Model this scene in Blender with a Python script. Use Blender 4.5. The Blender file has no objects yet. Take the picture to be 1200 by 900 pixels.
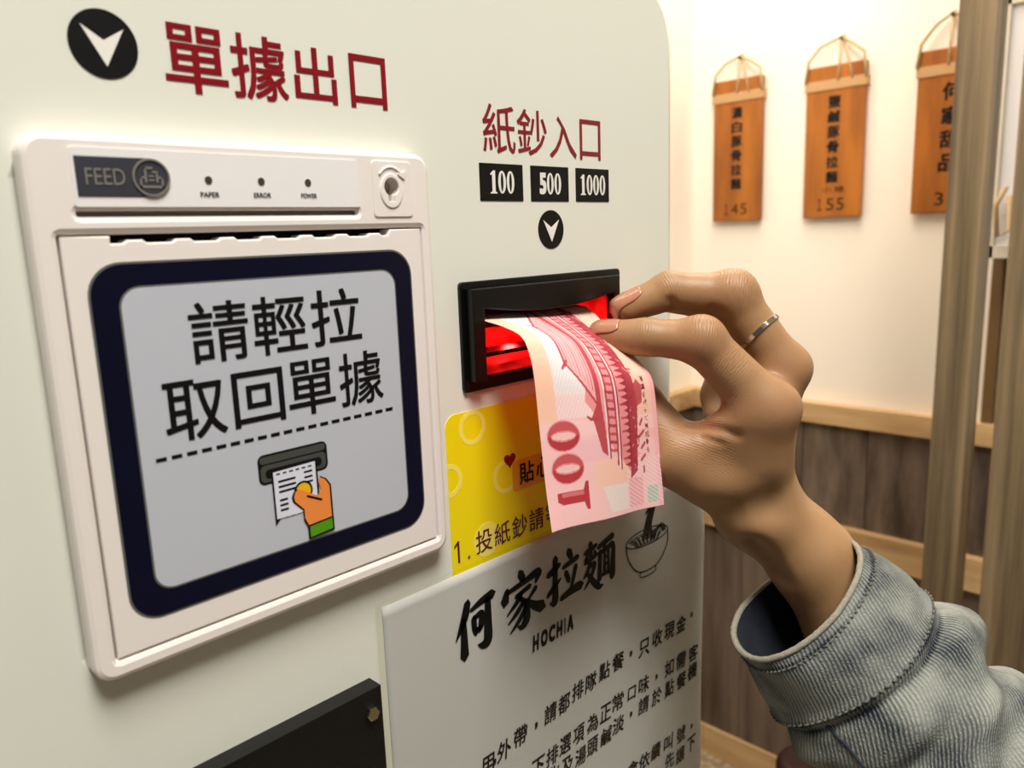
import bpy, bmesh, math, random
import numpy as np
from mathutils import Vector, Matrix
random.seed(3); rng = np.random.default_rng(5)
SC = bpy.context.scene; COL = SC.collection

# ------------------------------------------------------------------ camera
F, D, EYE = 915.66, 0.22, 1.35                 # focal length in px of a 1200x900 frame, distance to the panel, eye height
def basis(yaw, pitch, roll):
    f = np.array([math.sin(yaw)*math.cos(pitch), math.cos(yaw)*math.cos(pitch), math.sin(pitch)])
    r = np.array([math.cos(yaw), -math.sin(yaw), 0.0]); u = np.cross(r, f)
    c, s = math.cos(roll), math.sin(roll)
    return c*r+s*u, -s*r+c*u, f
RT, UP, FW = basis(math.radians(45.32), math.radians(-10.73), math.radians(-2.0756))
CAM = np.array([0.0, -D, EYE])
cd = bpy.data.cameras.new('camera'); cam = bpy.data.objects.new('camera', cd); COL.objects.link(cam)
cd.sensor_width = 36.0; cd.lens = 36*F/1200; cd.clip_start = 0.01
M = Matrix.Identity(4)
for i in range(3): M[i][0], M[i][1], M[i][2], M[i][3] = RT[i], UP[i], -FW[i], CAM[i]
cam.matrix_world = M
cd.dof.use_dof = True; cd.dof.focus_distance = 0.315; cd.dof.aperture_fstop = 15.0
SC.camera = cam

# ------------------------------------------------------------------ world, lamps, exposure
SC.view_settings.view_transform = 'Standard'; SC.view_settings.look = 'None'
SC.view_settings.gamma = 1.0; SC.view_settings.use_curve_mapping = False
SC.view_settings.exposure = 0.0
W = bpy.data.worlds.new('room_ambience'); SC.world = W; W.use_nodes = True
W.node_tree.nodes['Background'].inputs[0].default_value = (1.0, 0.93, 0.83, 1)
W.node_tree.nodes['Background'].inputs[1].default_value = 0.09
def area(name, loc, target, size, power, colour, size_y=None):
    l = bpy.data.lights.new(name, 'AREA'); l.energy = power; l.color = colour
    l.size = size
    if size_y: l.shape = 'RECTANGLE'; l.size_y = size_y
    o = bpy.data.objects.new(name, l); COL.objects.link(o); o.location = loc
    o.rotation_euler = (Vector(target)-Vector(loc)).to_track_quat('-Z', 'Y').to_euler()
    return o
area('ceiling_lamp_over_machine', (0.0, -0.55, 2.5), (0.2, 0.0, 1.3), 0.55, 30, (1.0, 0.97, 0.89))
area('ceiling_lamp_by_wall', (1.05, 0.35, 2.55), (1.5, 0.4, 1.2), 0.5, 18.5, (1.0, 0.9, 0.79), 1.0)

# ------------------------------------------------------------------ pixel helpers: a pixel is a direction, the surface gives the distance
def ray(x, y): return RT*(x-600)/F - UP*(y-450)/F + FW
def onY(x, y, Y=0.0): d = ray(x, y); return CAM + d*(Y+D)/d[1]
def onX(x, y, X): d = ray(x, y); return CAM + d*X/d[0]
def atd(x, y, depth): return CAM + ray(x, y)*depth

# ------------------------------------------------------------------ materials
def lin(c):
    return tuple(((v/255)/12.92 if v/255 <= 0.04045 else ((v/255+0.055)/1.055)**2.4) for v in c)
def new_mat(name):
    m = bpy.data.materials.new(name); m.use_nodes = True
    nt = m.node_tree; return m, nt, nt.nodes['Principled BSDF']
def node(nt, kind, **kw):
    n = nt.nodes.new(kind)
    for k, v in kw.items():
        if k in n.inputs.keys(): n.inputs[k].default_value = v
        else: setattr(n, k, v)
    return n
def mat(name, rgb, rough=0.5, metal=0.0, var=0.04, scale=30.0, bump=0.0, bscale=400.0, spec=0.5, emit=None, coat=0.0):
    m, nt, b = new_mat(name); L = nt.links
    c = lin(rgb)
    tc = node(nt, 'ShaderNodeTexCoord')
    nz = node(nt, 'ShaderNodeTexNoise', Scale=scale, Detail=4.0); L.new(tc.outputs['Object'], nz.inputs['Vector'])
    mx = node(nt, 'ShaderNodeMix', data_type='RGBA')
    mx.inputs[6].default_value = (*[v*(1-var) for v in c], 1); mx.inputs[7].default_value = (*[min(1, v*(1+var)) for v in c], 1)
    L.new(nz.outputs['Fac'], mx.inputs[0]); L.new(mx.outputs[2], b.inputs['Base Color'])
    b.inputs['Roughness'].default_value = rough; b.inputs['Metallic'].default_value = metal
    b.inputs['Specular IOR Level'].default_value = spec; b.inputs['Coat Weight'].default_value = coat
    if bump:
        n2 = node(nt, 'ShaderNodeTexNoise', Scale=bscale, Detail=3.0); L.new(tc.outputs['Object'], n2.inputs['Vector'])
        bp = node(nt, 'ShaderNodeBump', Strength=bump, Distance=0.001); L.new(n2.outputs['Fac'], bp.inputs['Height']); L.new(bp.outputs['Normal'], b.inputs['Normal'])
    if emit:
        b.inputs['Emission Color'].default_value = (*lin(emit[0]), 1); b.inputs['Emission Strength'].default_value = emit[1]
    return m
def wood(name, dark, light, grain=(60, 60, 3), rough=0.55, rings=0.0):
    m, nt, b = new_mat(name); L = nt.links
    tc = node(nt, 'ShaderNodeTexCoord'); mp = node(nt, 'ShaderNodeMapping'); mp.inputs['Scale'].default_value = grain
    oi = node(nt, 'ShaderNodeObjectInfo')
    L.new(tc.outputs['Object'], mp.inputs['Vector'])
    ad = node(nt, 'ShaderNodeVectorMath', operation='ADD'); L.new(mp.outputs['Vector'], ad.inputs[0])
    sc = node(nt, 'ShaderNodeMath', operation='MULTIPLY'); sc.inputs[1].default_value = 37.0; L.new(oi.outputs['Random'], sc.inputs[0]); L.new(sc.outputs[0], ad.inputs[1])
    n1 = node(nt, 'ShaderNodeTexNoise', Scale=1.0, Detail=6.0, Roughness=0.65); L.new(ad.outputs[0], n1.inputs['Vector'])
    n2 = node(nt, 'ShaderNodeTexNoise', Scale=0.25, Detail=2.0); L.new(ad.outputs[0], n2.inputs['Vector'])
    mi = node(nt, 'ShaderNodeMath', operation='MULTIPLY_ADD'); mi.inputs[1].default_value = 0.5; L.new(n2.outputs['Fac'], mi.inputs[0])
    h = node(nt, 'ShaderNodeMath', operation='MULTIPLY'); h.inputs[1].default_value = 0.5; L.new(n1.outputs['Fac'], h.inputs[0]); L.new(h.outputs[0], mi.inputs[2])
    cr = node(nt, 'ShaderNodeValToRGB'); cr.color_ramp.elements[0].position = 0.38; cr.color_ramp.elements[1].position = 0.62
    cr.color_ramp.elements[0].color = (*lin(dark), 1); cr.color_ramp.elements[1].color = (*lin(light), 1)
    L.new(mi.outputs[0], cr.inputs[0]); L.new(cr.outputs[0], b.inputs['Base Color']); b.inputs['Roughness'].default_value = rough
    bp = node(nt, 'ShaderNodeBump', Strength=0.2, Distance=0.002); L.new(n1.outputs['Fac'], bp.inputs['Height']); L.new(bp.outputs['Normal'], b.inputs['Normal'])
    return m
MT = dict(
    cabinet=mat('white_enamel', (229, 230, 219), 0.22, var=0.015, scale=12, bump=0.02, bscale=60, coat=0.2),
    plastic=mat('warm_white_plastic', (239, 231, 227), 0.38, var=0.01),
    strip=mat('cool_white_film', (240, 237, 238), 0.3, var=0.01),
    groove=mat('mid_grey_plastic', (120, 112, 104), 0.6),
    lockrecess=mat('beige_plastic', (206, 192, 170), 0.4),
    dark=mat('black_plastic', (9, 9, 10), 0.3, spec=0.3, var=0.1, bump=0.02, bscale=900),
    darkmatte=mat('black_matte_plastic', (14, 14, 13), 0.5, spec=0.3, var=0.15, bump=0.15, bscale=2500),
    pit=mat('black_cavity', (6, 6, 6), 0.9),
    navy=mat('navy_print', (8, 9, 34), 0.35, spec=0.25, var=0.15, scale=60),
    edge=mat('grey_print', (100, 102, 98), 0.4),
    face=mat('grey_white_film', (193, 196, 208), 0.3, var=0.02, scale=40),
    ink=mat('black_ink', (10, 9, 10), 0.5, spec=0.25),
    red=mat('crimson_vinyl', (134, 6, 26), 0.35),
    white=mat('white_vinyl', (236, 234, 226), 0.4),
    feed=mat('charcoal_button', (54, 55, 66), 0.45),
    feedgrey=mat('grey_print_light', (124, 120, 112), 0.5),
    led=mat('dim_lamp_lens', (70, 66, 56), 0.2),
    slot=mat('slot_grey', (66, 70, 66), 0.5), orange=mat('orange_print', (240, 142, 66), 0.4), green=mat('green_print', (84, 150, 14), 0.4),
    gold=mat('yellow_print', (240, 184, 20), 0.4), paperwhite=mat('pale_lilac_print', (222, 224, 240), 0.4),
    yellow=mat('yellow_sticker', (246, 224, 10), 0.4, var=0.02), ringyellow=mat('pale_yellow_print', (250, 234, 104), 0.4), pill=mat('amber_print', (236, 170, 44), 0.4),
    purple=mat('purple_ink', (86, 14, 70), 0.4),
    paper=mat('white_paper', (208, 209, 214), 0.55, var=0.02, scale=25, bump=0.06, bscale=300),
    steel=mat('bolt_steel', (190, 182, 160), 0.25, metal=1.0, var=0.1, scale=300),
    silver=mat('silver', (215, 212, 208), 0.12, metal=1.0, var=0.05),
    plaster=mat('cream_plaster', (247, 238, 224), 0.8, var=0.015, scale=3, bump=0.05, bscale=200),
    ceilmat=mat('white_ceiling', (240, 234, 222), 0.9),
    board=wood('amber_board', (128, 68, 10), (180, 106, 22), (25, 25, 4), 0.4),
    cord=mat('straw_cord', (196, 170, 128), 0.9, var=0.2, scale=300), strap=mat('beige_strap', (190, 150, 104), 0.85, var=0.15, scale=300),
    post=wood('greyed_oak', (84, 70, 50), (158, 136, 104), (70, 70, 2.0), 0.5),
    wains=wood('dark_walnut_panel', (74, 62, 52), (132, 114, 98), (30, 30, 1.6), 0.45),
    oak=wood('light_oak_trim', (176, 138, 92), (222, 186, 136), (40, 4, 40), 0.45),
    cream=mat('cream_paint', (226, 218, 198), 0.5), brown=mat('brown_lacquer', (112, 86, 52), 0.4), poster=mat('faded_pink_poster', (206, 180, 166), 0.6, var=0.35, scale=40),
    mustard=mat('mustard_paint', (160, 130, 30), 0.5), seat=mat('dark_maroon_leather', (46, 26, 26), 0.4, bump=0.1, bscale=300),
    nail=mat('bare_fingernail', (176, 122, 96), 0.22, var=0.05, scale=200, coat=0.3),
)
def red_glow():
    m, nt, b = new_mat('red_lit_plastic'); b.inputs['Base Color'].default_value = (0.5, 0.01, 0.01, 1)
    b.inputs['Emission Color'].default_value = (1.0, 0.012, 0.01, 1); b.inputs['Emission Strength'].default_value = 0.55; b.inputs['Roughness'].default_value = 0.35
    tc = node(nt, 'ShaderNodeTexCoord'); nz = node(nt, 'ShaderNodeTexNoise', Scale=95.0, Detail=1.0); nt.links.new(tc.outputs['Object'], nz.inputs['Vector'])
    mr = node(nt, 'ShaderNodeMapRange'); mr.inputs[1].default_value = 0.35; mr.inputs[2].default_value = 0.7; mr.inputs[3].default_value = 0.04; mr.inputs[4].default_value = 0.8
    nt.links.new(nz.outputs['Fac'], mr.inputs[0]); nt.links.new(mr.outputs[0], b.inputs['Emission Strength']); return m
MT['glow'] = red_glow()
def film():
    m, nt, b = new_mat('clear_laminate'); L = nt.links; out = nt.nodes['Material Output']
    tr = node(nt, 'ShaderNodeBsdfTransparent'); tr.inputs[0].default_value = (0.95, 0.95, 0.90, 1)
    gl = node(nt, 'ShaderNodeBsdfGlossy'); gl.inputs['Roughness'].default_value = 0.16
    lw = node(nt, 'ShaderNodeLayerWeight'); fr = node(nt, 'ShaderNodeMapRange'); fr.inputs[1].default_value = 0.3; fr.inputs[3].default_value = 0.025; fr.inputs[4].default_value = 0.16; L.new(lw.outputs['Facing'], fr.inputs[0])
    tc = node(nt, 'ShaderNodeTexCoord'); nz = node(nt, 'ShaderNodeTexNoise', Scale=25.0); L.new(tc.outputs['Object'], nz.inputs['Vector'])
    bp = node(nt, 'ShaderNodeBump', Strength=0.15, Distance=0.002); L.new(nz.outputs['Fac'], bp.inputs['Height']); L.new(bp.outputs['Normal'], gl.inputs['Normal'])
    mx = node(nt, 'ShaderNodeMixShader'); L.new(fr.outputs[0], mx.inputs[0]); L.new(tr.outputs[0], mx.inputs[1]); L.new(gl.outputs[0], mx.inputs[2]); L.new(mx.outputs[0], out.inputs['Surface'])
    nt.nodes.remove(b); return m
MT['film'] = film()
def carpet():
    m, nt, b = new_mat('speckled_beige_floor'); tc = node(nt, 'ShaderNodeTexCoord')
    v = node(nt, 'ShaderNodeTexVoronoi', Scale=55.0); nt.links.new(tc.outputs['Object'], v.inputs['Vector'])
    cr = node(nt, 'ShaderNodeValToRGB'); cr.color_ramp.elements[0].color = (*lin((206, 186, 152)), 1); cr.color_ramp.elements[1].color = (*lin((120, 98, 76)), 1)
    nt.links.new(v.outputs['Distance'], cr.inputs[0]); nt.links.new(cr.outputs[0], b.inputs['Base Color']); b.inputs['Roughness'].default_value = 0.7
    return m
MT['floor'] = carpet()

# ------------------------------------------------------------------ object helpers
def link(name, me, m=None, parent=None, smooth=False):
    o = bpy.data.objects.new(name, me); COL.objects.link(o)
    if m is not None and not me.materials: me.materials.append(MT[m] if isinstance(m, str) else m)
    if smooth:
        for p in me.polygons: p.use_smooth = True
    if parent is not None:
        o.parent = parent; o.matrix_parent_inverse = parent.matrix_basis.inverted() if parent.parent is None else (parent.parent.matrix_basis @ parent.matrix_parent_inverse @ parent.matrix_basis).inverted()
    return o
def pymesh(name, V, Fc):
    me = bpy.data.meshes.new(name); me.from_pydata([tuple(map(float, v)) for v in V], [], [tuple(map(int, f)) for f in Fc]); me.update(); return me
def raw(name, V, Fc, m, parent=None, smooth=False): return link(name, pymesh(name, V, Fc), m, parent, smooth)
def empty(name, loc):
    o = bpy.data.objects.new(name, None); COL.objects.link(o); o.location = loc; o.empty_display_size = 0.05; return o
def tag(o, label=None, cat=None, group=None, kind=None):
    for k, v in (('label', label), ('category', cat), ('group', group), ('kind', kind)):
        if v: o[k] = v
    return o
class MB:
    """collects solids into one mesh"""
    def __init__(s): s.V = []; s.F = []
    def add(s, V, Fc):
        k = len(s.V); s.V += [tuple(v) for v in V]; s.F += [tuple(i+k for i in f) for f in Fc]; return s
    def box(s, a, b):
        (x0, y0, z0), (x1, y1, z1) = np.minimum(a, b), np.maximum(a, b)
        return s.add([(x0,y0,z0),(x1,y0,z0),(x1,y1,z0),(x0,y1,z0),(x0,y0,z1),(x1,y0,z1),(x1,y1,z1),(x0,y1,z1)],
                     [(0,3,2,1),(4,5,6,7),(0,1,5,4),(1,2,6,5),(2,3,7,6),(3,0,4,7)])
    def tube(s, pts, rad, n=8, closed=False):
        P = [Vector(p) for p in pts]; R = rad if hasattr(rad, '__len__') else [rad]*len(P); k = len(s.V); N = len(P)
        up = None
        for i, p in enumerate(P):
            a = P[(i-1) % N] if (closed or i > 0) else p; b = P[(i+1) % N] if (closed or i < N-1) else p
            t = (b-a).normalized()
            if up is None: up = t.orthogonal().normalized()
            up = (up - t*up.dot(t)).normalized(); w = t.cross(up)
            for j in range(n):
                q = 2*math.pi*j/n; s.V.append(tuple(p + (up*math.cos(q)+w*math.sin(q))*R[i]))
        for i in range(N if closed else N-1):
            for j in range(n):
                a = k+i*n+j; b = k+i*n+(j+1) % n; c = k+((i+1) % N)*n+(j+1) % n; d = k+((i+1) % N)*n+j; s.F.append((a, b, c, d))
        if not closed: s.F.append(tuple(k+j for j in range(n))[::-1]); s.F.append(tuple(k+(N-1)*n+j for j in range(n)))
        return s
    def build(s, name, m, parent=None, smooth=False): return raw(name, s.V, s.F, m, parent, smooth)
def bevelled(o, w=0.002, seg=2):
    b = o.modifiers.new('bevel', 'BEVEL'); b.width = w; b.segments = seg; b.limit_method = 'ANGLE'; return o
def rr(x0, x1, z0, z1, r, n=6):
    """rounded rectangle outline in the panel's x / z"""
    out = []
    for cx, cz, a0 in ((x1-r, z1-r, 0), (x0+r, z1-r, 90), (x0+r, z0+r, 180), (x1-r, z0+r, 270)):
        for i in range(n+1):
            a = math.radians(a0+90*i/n); out.append((cx+r*math.cos(a), cz+r*math.sin(a)))
    return out
def circ(cx, cz, r, n=40, rz=None): return [(cx+r*math.cos(2*math.pi*i/n), cz+(rz or r)*math.sin(2*math.pi*i/n)) for i in range(n)]
def plate(name, outer, yf, yb, m, parent=None, holes=(), bevel=0.0, mapf=None):
    """a flat piece on the panel: front at yf, back at yb (y grows into the machine), with holes"""
    bm = bmesh.new(); loops = []
    def ring(pts, y, k):
        vs = [bm.verts.new((x, y, z)) for x, z in pts]; return vs
    def inset(pts, d):
        if not d: return pts
        P = np.array(pts); a = np.roll(P, 1, 0); b = np.roll(P, -1, 0); t = b-a; t /= np.linalg.norm(t, axis=1)[:, None]+1e-12
        return [tuple(v) for v in P + d*np.stack([-t[:, 1], t[:, 0]], 1)]
    edges = []
    for k, pts in enumerate([outer]+list(holes)):
        A = np.array(pts); area2 = np.sum(A[:, 0]*np.roll(A[:, 1], -1)-np.roll(A[:, 0], -1)*A[:, 1])
        pts = list(pts) if area2 > 0 else list(pts)[::-1]
        sg = 1 if k == 0 else -1
        prof = [(yf, bevel*sg), (yf+bevel*0.3, bevel*0.3*sg), (yf+bevel, 0)] if bevel else [(yf, 0)]
        prof.append((yb, 0))
        rows = [ring(inset(pts, d), y, k) for y, d in prof]
        n = len(pts)
        for r0, r1 in zip(rows, rows[1:]):
            for i in range(n):
                q = (r0[i], r0[(i+1) % n], r1[(i+1) % n], r1[i]); bm.faces.new(q if k else q[::-1])
        edges += [bm.edges.get((rows[0][i], rows[0][(i+1) % n])) for i in range(n)]
    bmesh.ops.triangle_fill(bm, edges=edges, use_beauty=True, use_dissolve=False)
    bmesh.ops.recalc_face_normals(bm, faces=bm.faces)
    if mapf:
        for v in bm.verts: v.co = mapf(*v.co)
    me = bpy.data.meshes.new(name); bm.to_mesh(me); bm.free()
    return link(name, me, m, parent)
_txt = {}
def glyphs(body, bold=0.0, shear=0.0):
    """outline of a line of writing as (V, F); bold is reached with shifted copies of the print"""
    k = (body, bold, shear)
    if k not in _txt:
        c = bpy.data.curves.new('writing', 'FONT'); c.body = body; c.shear = shear; c.resolution_u = 3
        o = bpy.data.objects.new('writing', c); COL.objects.link(o); dg = bpy.context.evaluated_depsgraph_get()
        me = bpy.data.meshes.new_from_object(o.evaluated_get(dg))
        V = np.array([v.co for v in me.vertices]); Fc = [tuple(p.vertices) for p in me.polygons]
        bpy.data.objects.remove(o); bpy.data.curves.remove(c); bpy.data.meshes.remove(me)
        V[:, 2] = 1.0
        if bold:
            A, B = [], []; n = len(V)
            for i, (dx, dz) in enumerate(((-1, -1), (1, -1), (-1, 1), (1, 1))):
                A.append(V+np.array([dx*bold, dz*bold, 0.12*i])); B += [tuple(j+i*n for j in f) for f in Fc]
            V, Fc = np.vstack(A), B
        _txt[k] = (V, Fc)
    V, Fc = _txt[k]; return V.copy(), Fc
def fit(V, x0, x1, z0, z1):
    V = V.copy(); a, b = V[:, :2].min(0), V[:, :2].max(0)
    V[:, 0] = x0+(V[:, 0]-a[0])/(b[0]-a[0])*(x1-x0); V[:, 1] = z0+(V[:, 1]-a[1])/(b[1]-a[1])*(z1-z0); return V
def write(mb, body, x0, x1, z0, z1, y=0.0, th=0.00015, bold=0.0, shear=0.0, mapf=None):
    V, Fc = glyphs(body, bold, shear); V = fit(V, x0, x1, z0, z1)
    P = np.stack([V[:, 0], y-th*V[:, 2], V[:, 1]], 1)
    if mapf: P = [mapf(*p) for p in P]
    mb.add(P, Fc)
def stroke(pts, n=8):
    """brush stroke outline from (x, z, width) points"""
    P = np.array(pts, float); t = np.linspace(0, len(P)-1, (len(P)-1)*n+1); i = np.clip(t.astype(int), 0, len(P)-2); f = (t-i)[:, None]
    Q = np.vstack([2*P[0]-P[1], P, 2*P[-1]-P[-2]])
    p0, p1, p2, p3 = Q[i], Q[i+1], Q[i+2], Q[i+3]
    C = 0.5*((2*p1)+(-p0+p2)*f+(2*p0-5*p1+4*p2-p3)*f**2+(-p0+3*p1-3*p2+p3)*f**3)
    d = np.gradient(C[:, :2], axis=0); d /= np.linalg.norm(d, axis=1)[:, None]+1e-9
    nrm = np.stack([-d[:, 1], d[:, 0]], 1); w = np.clip(C[:, 2:3], 0.0001, None)/2
    cap0 = [tuple(C[0, :2]-d[0]*w[0])]; cap1 = [tuple(C[-1, :2]+d[-1]*w[-1])]
    L = C[:, :2]+nrm*w; R = C[:, :2]-nrm*w
    return L, R, cap0[0], cap1[0]
def ink_stroke(mb, pts, y, th=0.00015, n=6, mapf=None):
    L, R, a, b = stroke(pts, n); k = len(L)
    V2 = [a]+[tuple(v) for v in L]+[tuple(v) for v in R]+[b]
    V = [(x, y-th, z) for x, z in V2]
    if mapf: V = [mapf(*v) for v in V]
    Fc = [(0, 1+k, 1)]+[(1+i, 1+k+i, 2+k+i, 2+i) for i in range(k-1)]+[(k, 2*k, 2*k+1)]
    mb.add(V, Fc)
mm = lambda v: EYE+v/1000                       # height of a point given in mm above the eye

# ================================================================== the room
XW = 1.66                                       # the menu wall stands square to the machine's front
YC = onX(812, 200, XW)[1]                       # its far corner
def struct(name, mb, m): return tag(mb.build(name, m), kind='structure')
floor = struct('floor', MB().box((-1.6, -2.4, -0.05), (XW+0.1, YC+0.1, 0.0)), 'floor')
struct('ceiling', MB().box((-1.6, -2.4, 2.7), (XW+0.1, YC+0.1, 2.75)), 'ceilmat')
wall = struct('wall_back', MB().box((XW, -2.4, 0.0), (XW+0.1, YC+0.1, 2.7)), 'plaster')
wall2 = struct('wall_side', MB().box((0.42, YC, 0.0), (XW, YC+0.1, 2.7)), 'plaster')
zc1 = onX(945, 468, XW)[2]; zc0 = onX(945, 490, XW)[2]
zm1 = onX(1030, 623, XW)[2]; zm0 = onX(1030, 658, XW)[2]; zb = 0.075
pl = pymesh('panel_board', *(lambda b: (b.V, b.F))(MB().box((-0.012, 0.001, 0), (0, 0.139, 1))))
def panels(parent, z0, z1, along):
    for k in range(17 if along == 'y' else 8):
        o = link('panel_board', pl, 'wains', None); o.parent = parent
        if along == 'y': o.location = (XW, YC-0.012-0.14*(k+1), z0)
        else: o.location = (XW-0.012-0.14*k, YC, z0); o.rotation_euler = (0, 0, math.pi/2)
        o.scale = (1, 1, z1-z0)
panels(wall, zb, zm0, 'y'); panels(wall, zm1, zc0, 'y'); panels(wall2, zb, zc0, 'x')
struct('trim_1', MB().box((XW-0.03, -2.4, zc0), (XW, YC, zc1)), 'oak')
struct('trim_2', MB().box((XW-0.035, -2.4, zm0), (XW, YC, zm1)), 'oak')
struct('baseboard_back', MB().box((XW-0.022, -2.4, 0), (XW, YC, zb)), 'oak')
struct('trim_3', MB().box((0.42, YC-0.03, zc0), (XW-0.03, YC, zc1)), 'oak')
struct('baseboard_side', MB().box((0.42, YC-0.022, 0), (XW-0.022, YC, zb)), 'oak')

# ---- wooden menu plaques on cords
def plaque(tl, tr, bl, words, price, label, extra=None, wd=None, peak=(0.5, 0.048), th=0.014):
    X = XW-th-0.004
    a, c = onX(*tl, X), onX(*bl, X); w = wd or (a[1]-onX(*tr, X)[1]); h = a[2]-c[2]
    y0, z0 = a[1], c[2]
    e = empty('menu_plaque', (XW-0.004, y0-w/2, z0)); tag(e, label, 'menu plaque', 'wooden menu plaques on the cream wall')
    bevelled(MB().box((X, y0-w, z0), (X+th, y0, z0+h)).build('board', 'board', e), 0.0025)
    MB().box((X-0.002, y0-w-0.002, z0+h-0.047), (X+th+0.002, y0+0.002, z0+h-0.028)).build('strap', 'strap', e)
    xc = X-0.003; zp = z0+h+peak[1]; yp = y0-w*peak[0]
    loop = [(xc, y0+0.001, z0+h-0.03), (xc, y0-0.004, z0+h+0.012), (xc+0.004, y0-w*0.22, z0+h+peak[1]*0.72), (xc+0.012, yp, zp),
            (xc+0.004, y0-w*0.78, z0+h+peak[1]*0.62), (xc, y0-w+0.004, z0+h+0.014), (xc, y0-w-0.001, z0+h-0.03)]
    MB().tube(loop, 0.0032, 6).build('cord', 'cord', e, True)
    MB().tube([(xc+0.012, yp, zp), (xc, yp, z0+h-0.03)], 0.0024, 6).build('cord', 'cord', e, True)
    MB().tube([(xc+0.012, yp-0.006, zp-0.004), (xc, yp-w*0.24, z0+h-0.03)], 0.0022, 6).build('cord', 'cord', e, True)
    MB().tube([(xc+0.006, yp, zp-0.004), (XW, yp, zp+0.002)], 0.004, 8).build('nail', 'brown', e)
    top = z0+h-0.056; bot = z0+0.066 if len(words) > 4 else z0+0.07; n = len(words); ch = (top-bot)/n
    def mp(x, y, z): return (X-0.0004+y, y0-w/2-x, z)        # plaque reading frame: x to the right
    s = ch*0.42 if n > 4 else ch*0.40
    for i, g in enumerate(words):
        zc = top-ch*(i+0.5); t = MB(); write(t, g, -s*1.05, s*0.95, zc-s*0.95, zc+s*0.95, bold=0.03, mapf=mp); t.build('character', 'ink', e)
    pw = 0.0105*len(price)
    for i, g in enumerate(price):
        t = MB(); a_ = -pw-0.002+i*0.021; write(t, {'1': '１'}.get(g, g), a_+(0.005 if g == '1' else 0.003), a_+(0.015 if g == '1' else 0.018), z0+0.014, z0+0.038, mapf=mp); t.build('numeral', 'ink', e)
    for i, g in enumerate(extra or ''):
        t = MB(); write(t, g, -0.02+i*0.026, 0.0+i*0.026, z0+0.049, z0+0.062, mapf=mp); t.build('character', 'ink', e)
    return e
plaque((837, 97), (894, 86), (837, 260), '濃白豚骨拉麵', '145', 'amber wooden menu plaque with a narrow column of lettering above the price 145')
plaque((946, 81), (1016, 70), (940, 256), '鹽鹹豚骨拉麵', '155', 'amber wooden menu plaque with wide cord loop, hanging between the other two plaques', '小辣', peak=(0.55, 0.052))
w2 = onX(946, 81, XW-0.018)[1]-onX(1016, 70, XW-0.018)[1]
plaque((1077, 61), (0, 0), (1066, 251), '何家甜品', '30', 'amber wooden menu plaque with big characters, half hidden behind the wooden post', None, w2*1.05, peak=(0.42, 0.06))

# ---- wooden partition posts
def post(px_l, px_r, X, depth, label, z1=2.35):
    a, b = onX(px_l, 300, X)[1], onX(px_r, 300, X)[1]
    o = bevelled(MB().box((X, b, 0), (X+depth, a, z1)).build('partition_post', 'post'), 0.003)
    return tag(o, label, 'post', 'wooden partition posts')
post(1104, 1148, 1.2, 0.05, 'greyed oak post of the partition standing beside the half-hidden menu plaque')
post(1180, 1262, 1.14, 0.05, 'wider greyed oak post standing nearer the denim sleeve')
# ---- cream framed cabinet, brown upright and pink board seen through the gap between the posts
gl, gr = onX(1158, 150, 1.5)[1], onX(1215, 150, 1.5)[1]
cab = empty('wall_cabinet', (1.58, (gl+gr)/2, 1.285)); tag(cab, 'cream framed wall cabinet glimpsed between the two oak posts', 'cabinet')
zt, zbm = 1.72, 1.285
cb = MB().box((1.5, gl-0.02, zbm), (XW, gl, zt)).box((1.5, gr, zbm), (XW, gr+0.02, zt)).box((1.5, gr, zt-0.04), (XW, gl, zt)).box((1.5, gr, zbm), (XW, gl, zbm+0.02))
cb.build('frame', 'cream', cab)
MB().box((1.506, gr+0.02, zbm+0.02), (1.51, gl-0.02, zt-0.04)).build('door_panel', 'strip', cab)
MB().tube([(1.49, gl-0.035, 1.40), (1.488, gl-0.022, 1.37), (1.49, gl-0.028, 1.32), (1.488, gl-0.045, 1.33), (1.49, gl-0.04, 1.385)], 0.004, 6).build('tie_cord', 'cord', cab, True)
lean = onX(1159, 400, XW)[1]
tag(bevelled(MB().box((XW-0.02, lean-0.020, zc1), (XW, lean, 1.283)).build('upright_strip', 'brown')), 'thin brown upright strip on the wall below the cream cabinet', 'upright')
tag(MB().box((XW-0.012, lean-0.11, zc1), (XW, lean-0.021, 1.282)).build('poster_board', 'poster'), 'faded pink printed board on the wall beside the thin brown upright', 'poster board')
# ---- stool in front of the panelling
sp = onX(942, 898, 1.2); st = empty('round_stool', (sp[0]+0.02, sp[1], 0)); tag(st, 'low dark round stool on the speckled floor under the sleeve', 'stool')
zs = sp[2]; cyl = lambda r, z0, z1, c=(sp[0]+0.02, sp[1]), n=32: ([(c[0]+r*math.cos(2*math.pi*i/n), c[1]+r*math.sin(2*math.pi*i/n), z) for z in (z0, z1) for i in range(n)],
        [tuple(range(n))[::-1], tuple(range(n, 2*n))]+[(i, (i+1) % n, n+(i+1) % n, n+i) for i in range(n)])
bevelled(MB().add(*cyl(0.055, zs-0.05, zs)).build('seat', 'seat', st), 0.015, 4)
for k in range(4):
    q = math.pi/4+k*math.pi/2; MB().tube([(sp[0]+0.02+0.035*math.cos(q), sp[1]+0.035*math.sin(q), zs-0.05), (sp[0]+0.02+0.06*math.cos(q), sp[1]+0.06*math.sin(q), 0)], 0.012, 8).build('leg', 'brown', st)

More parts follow.
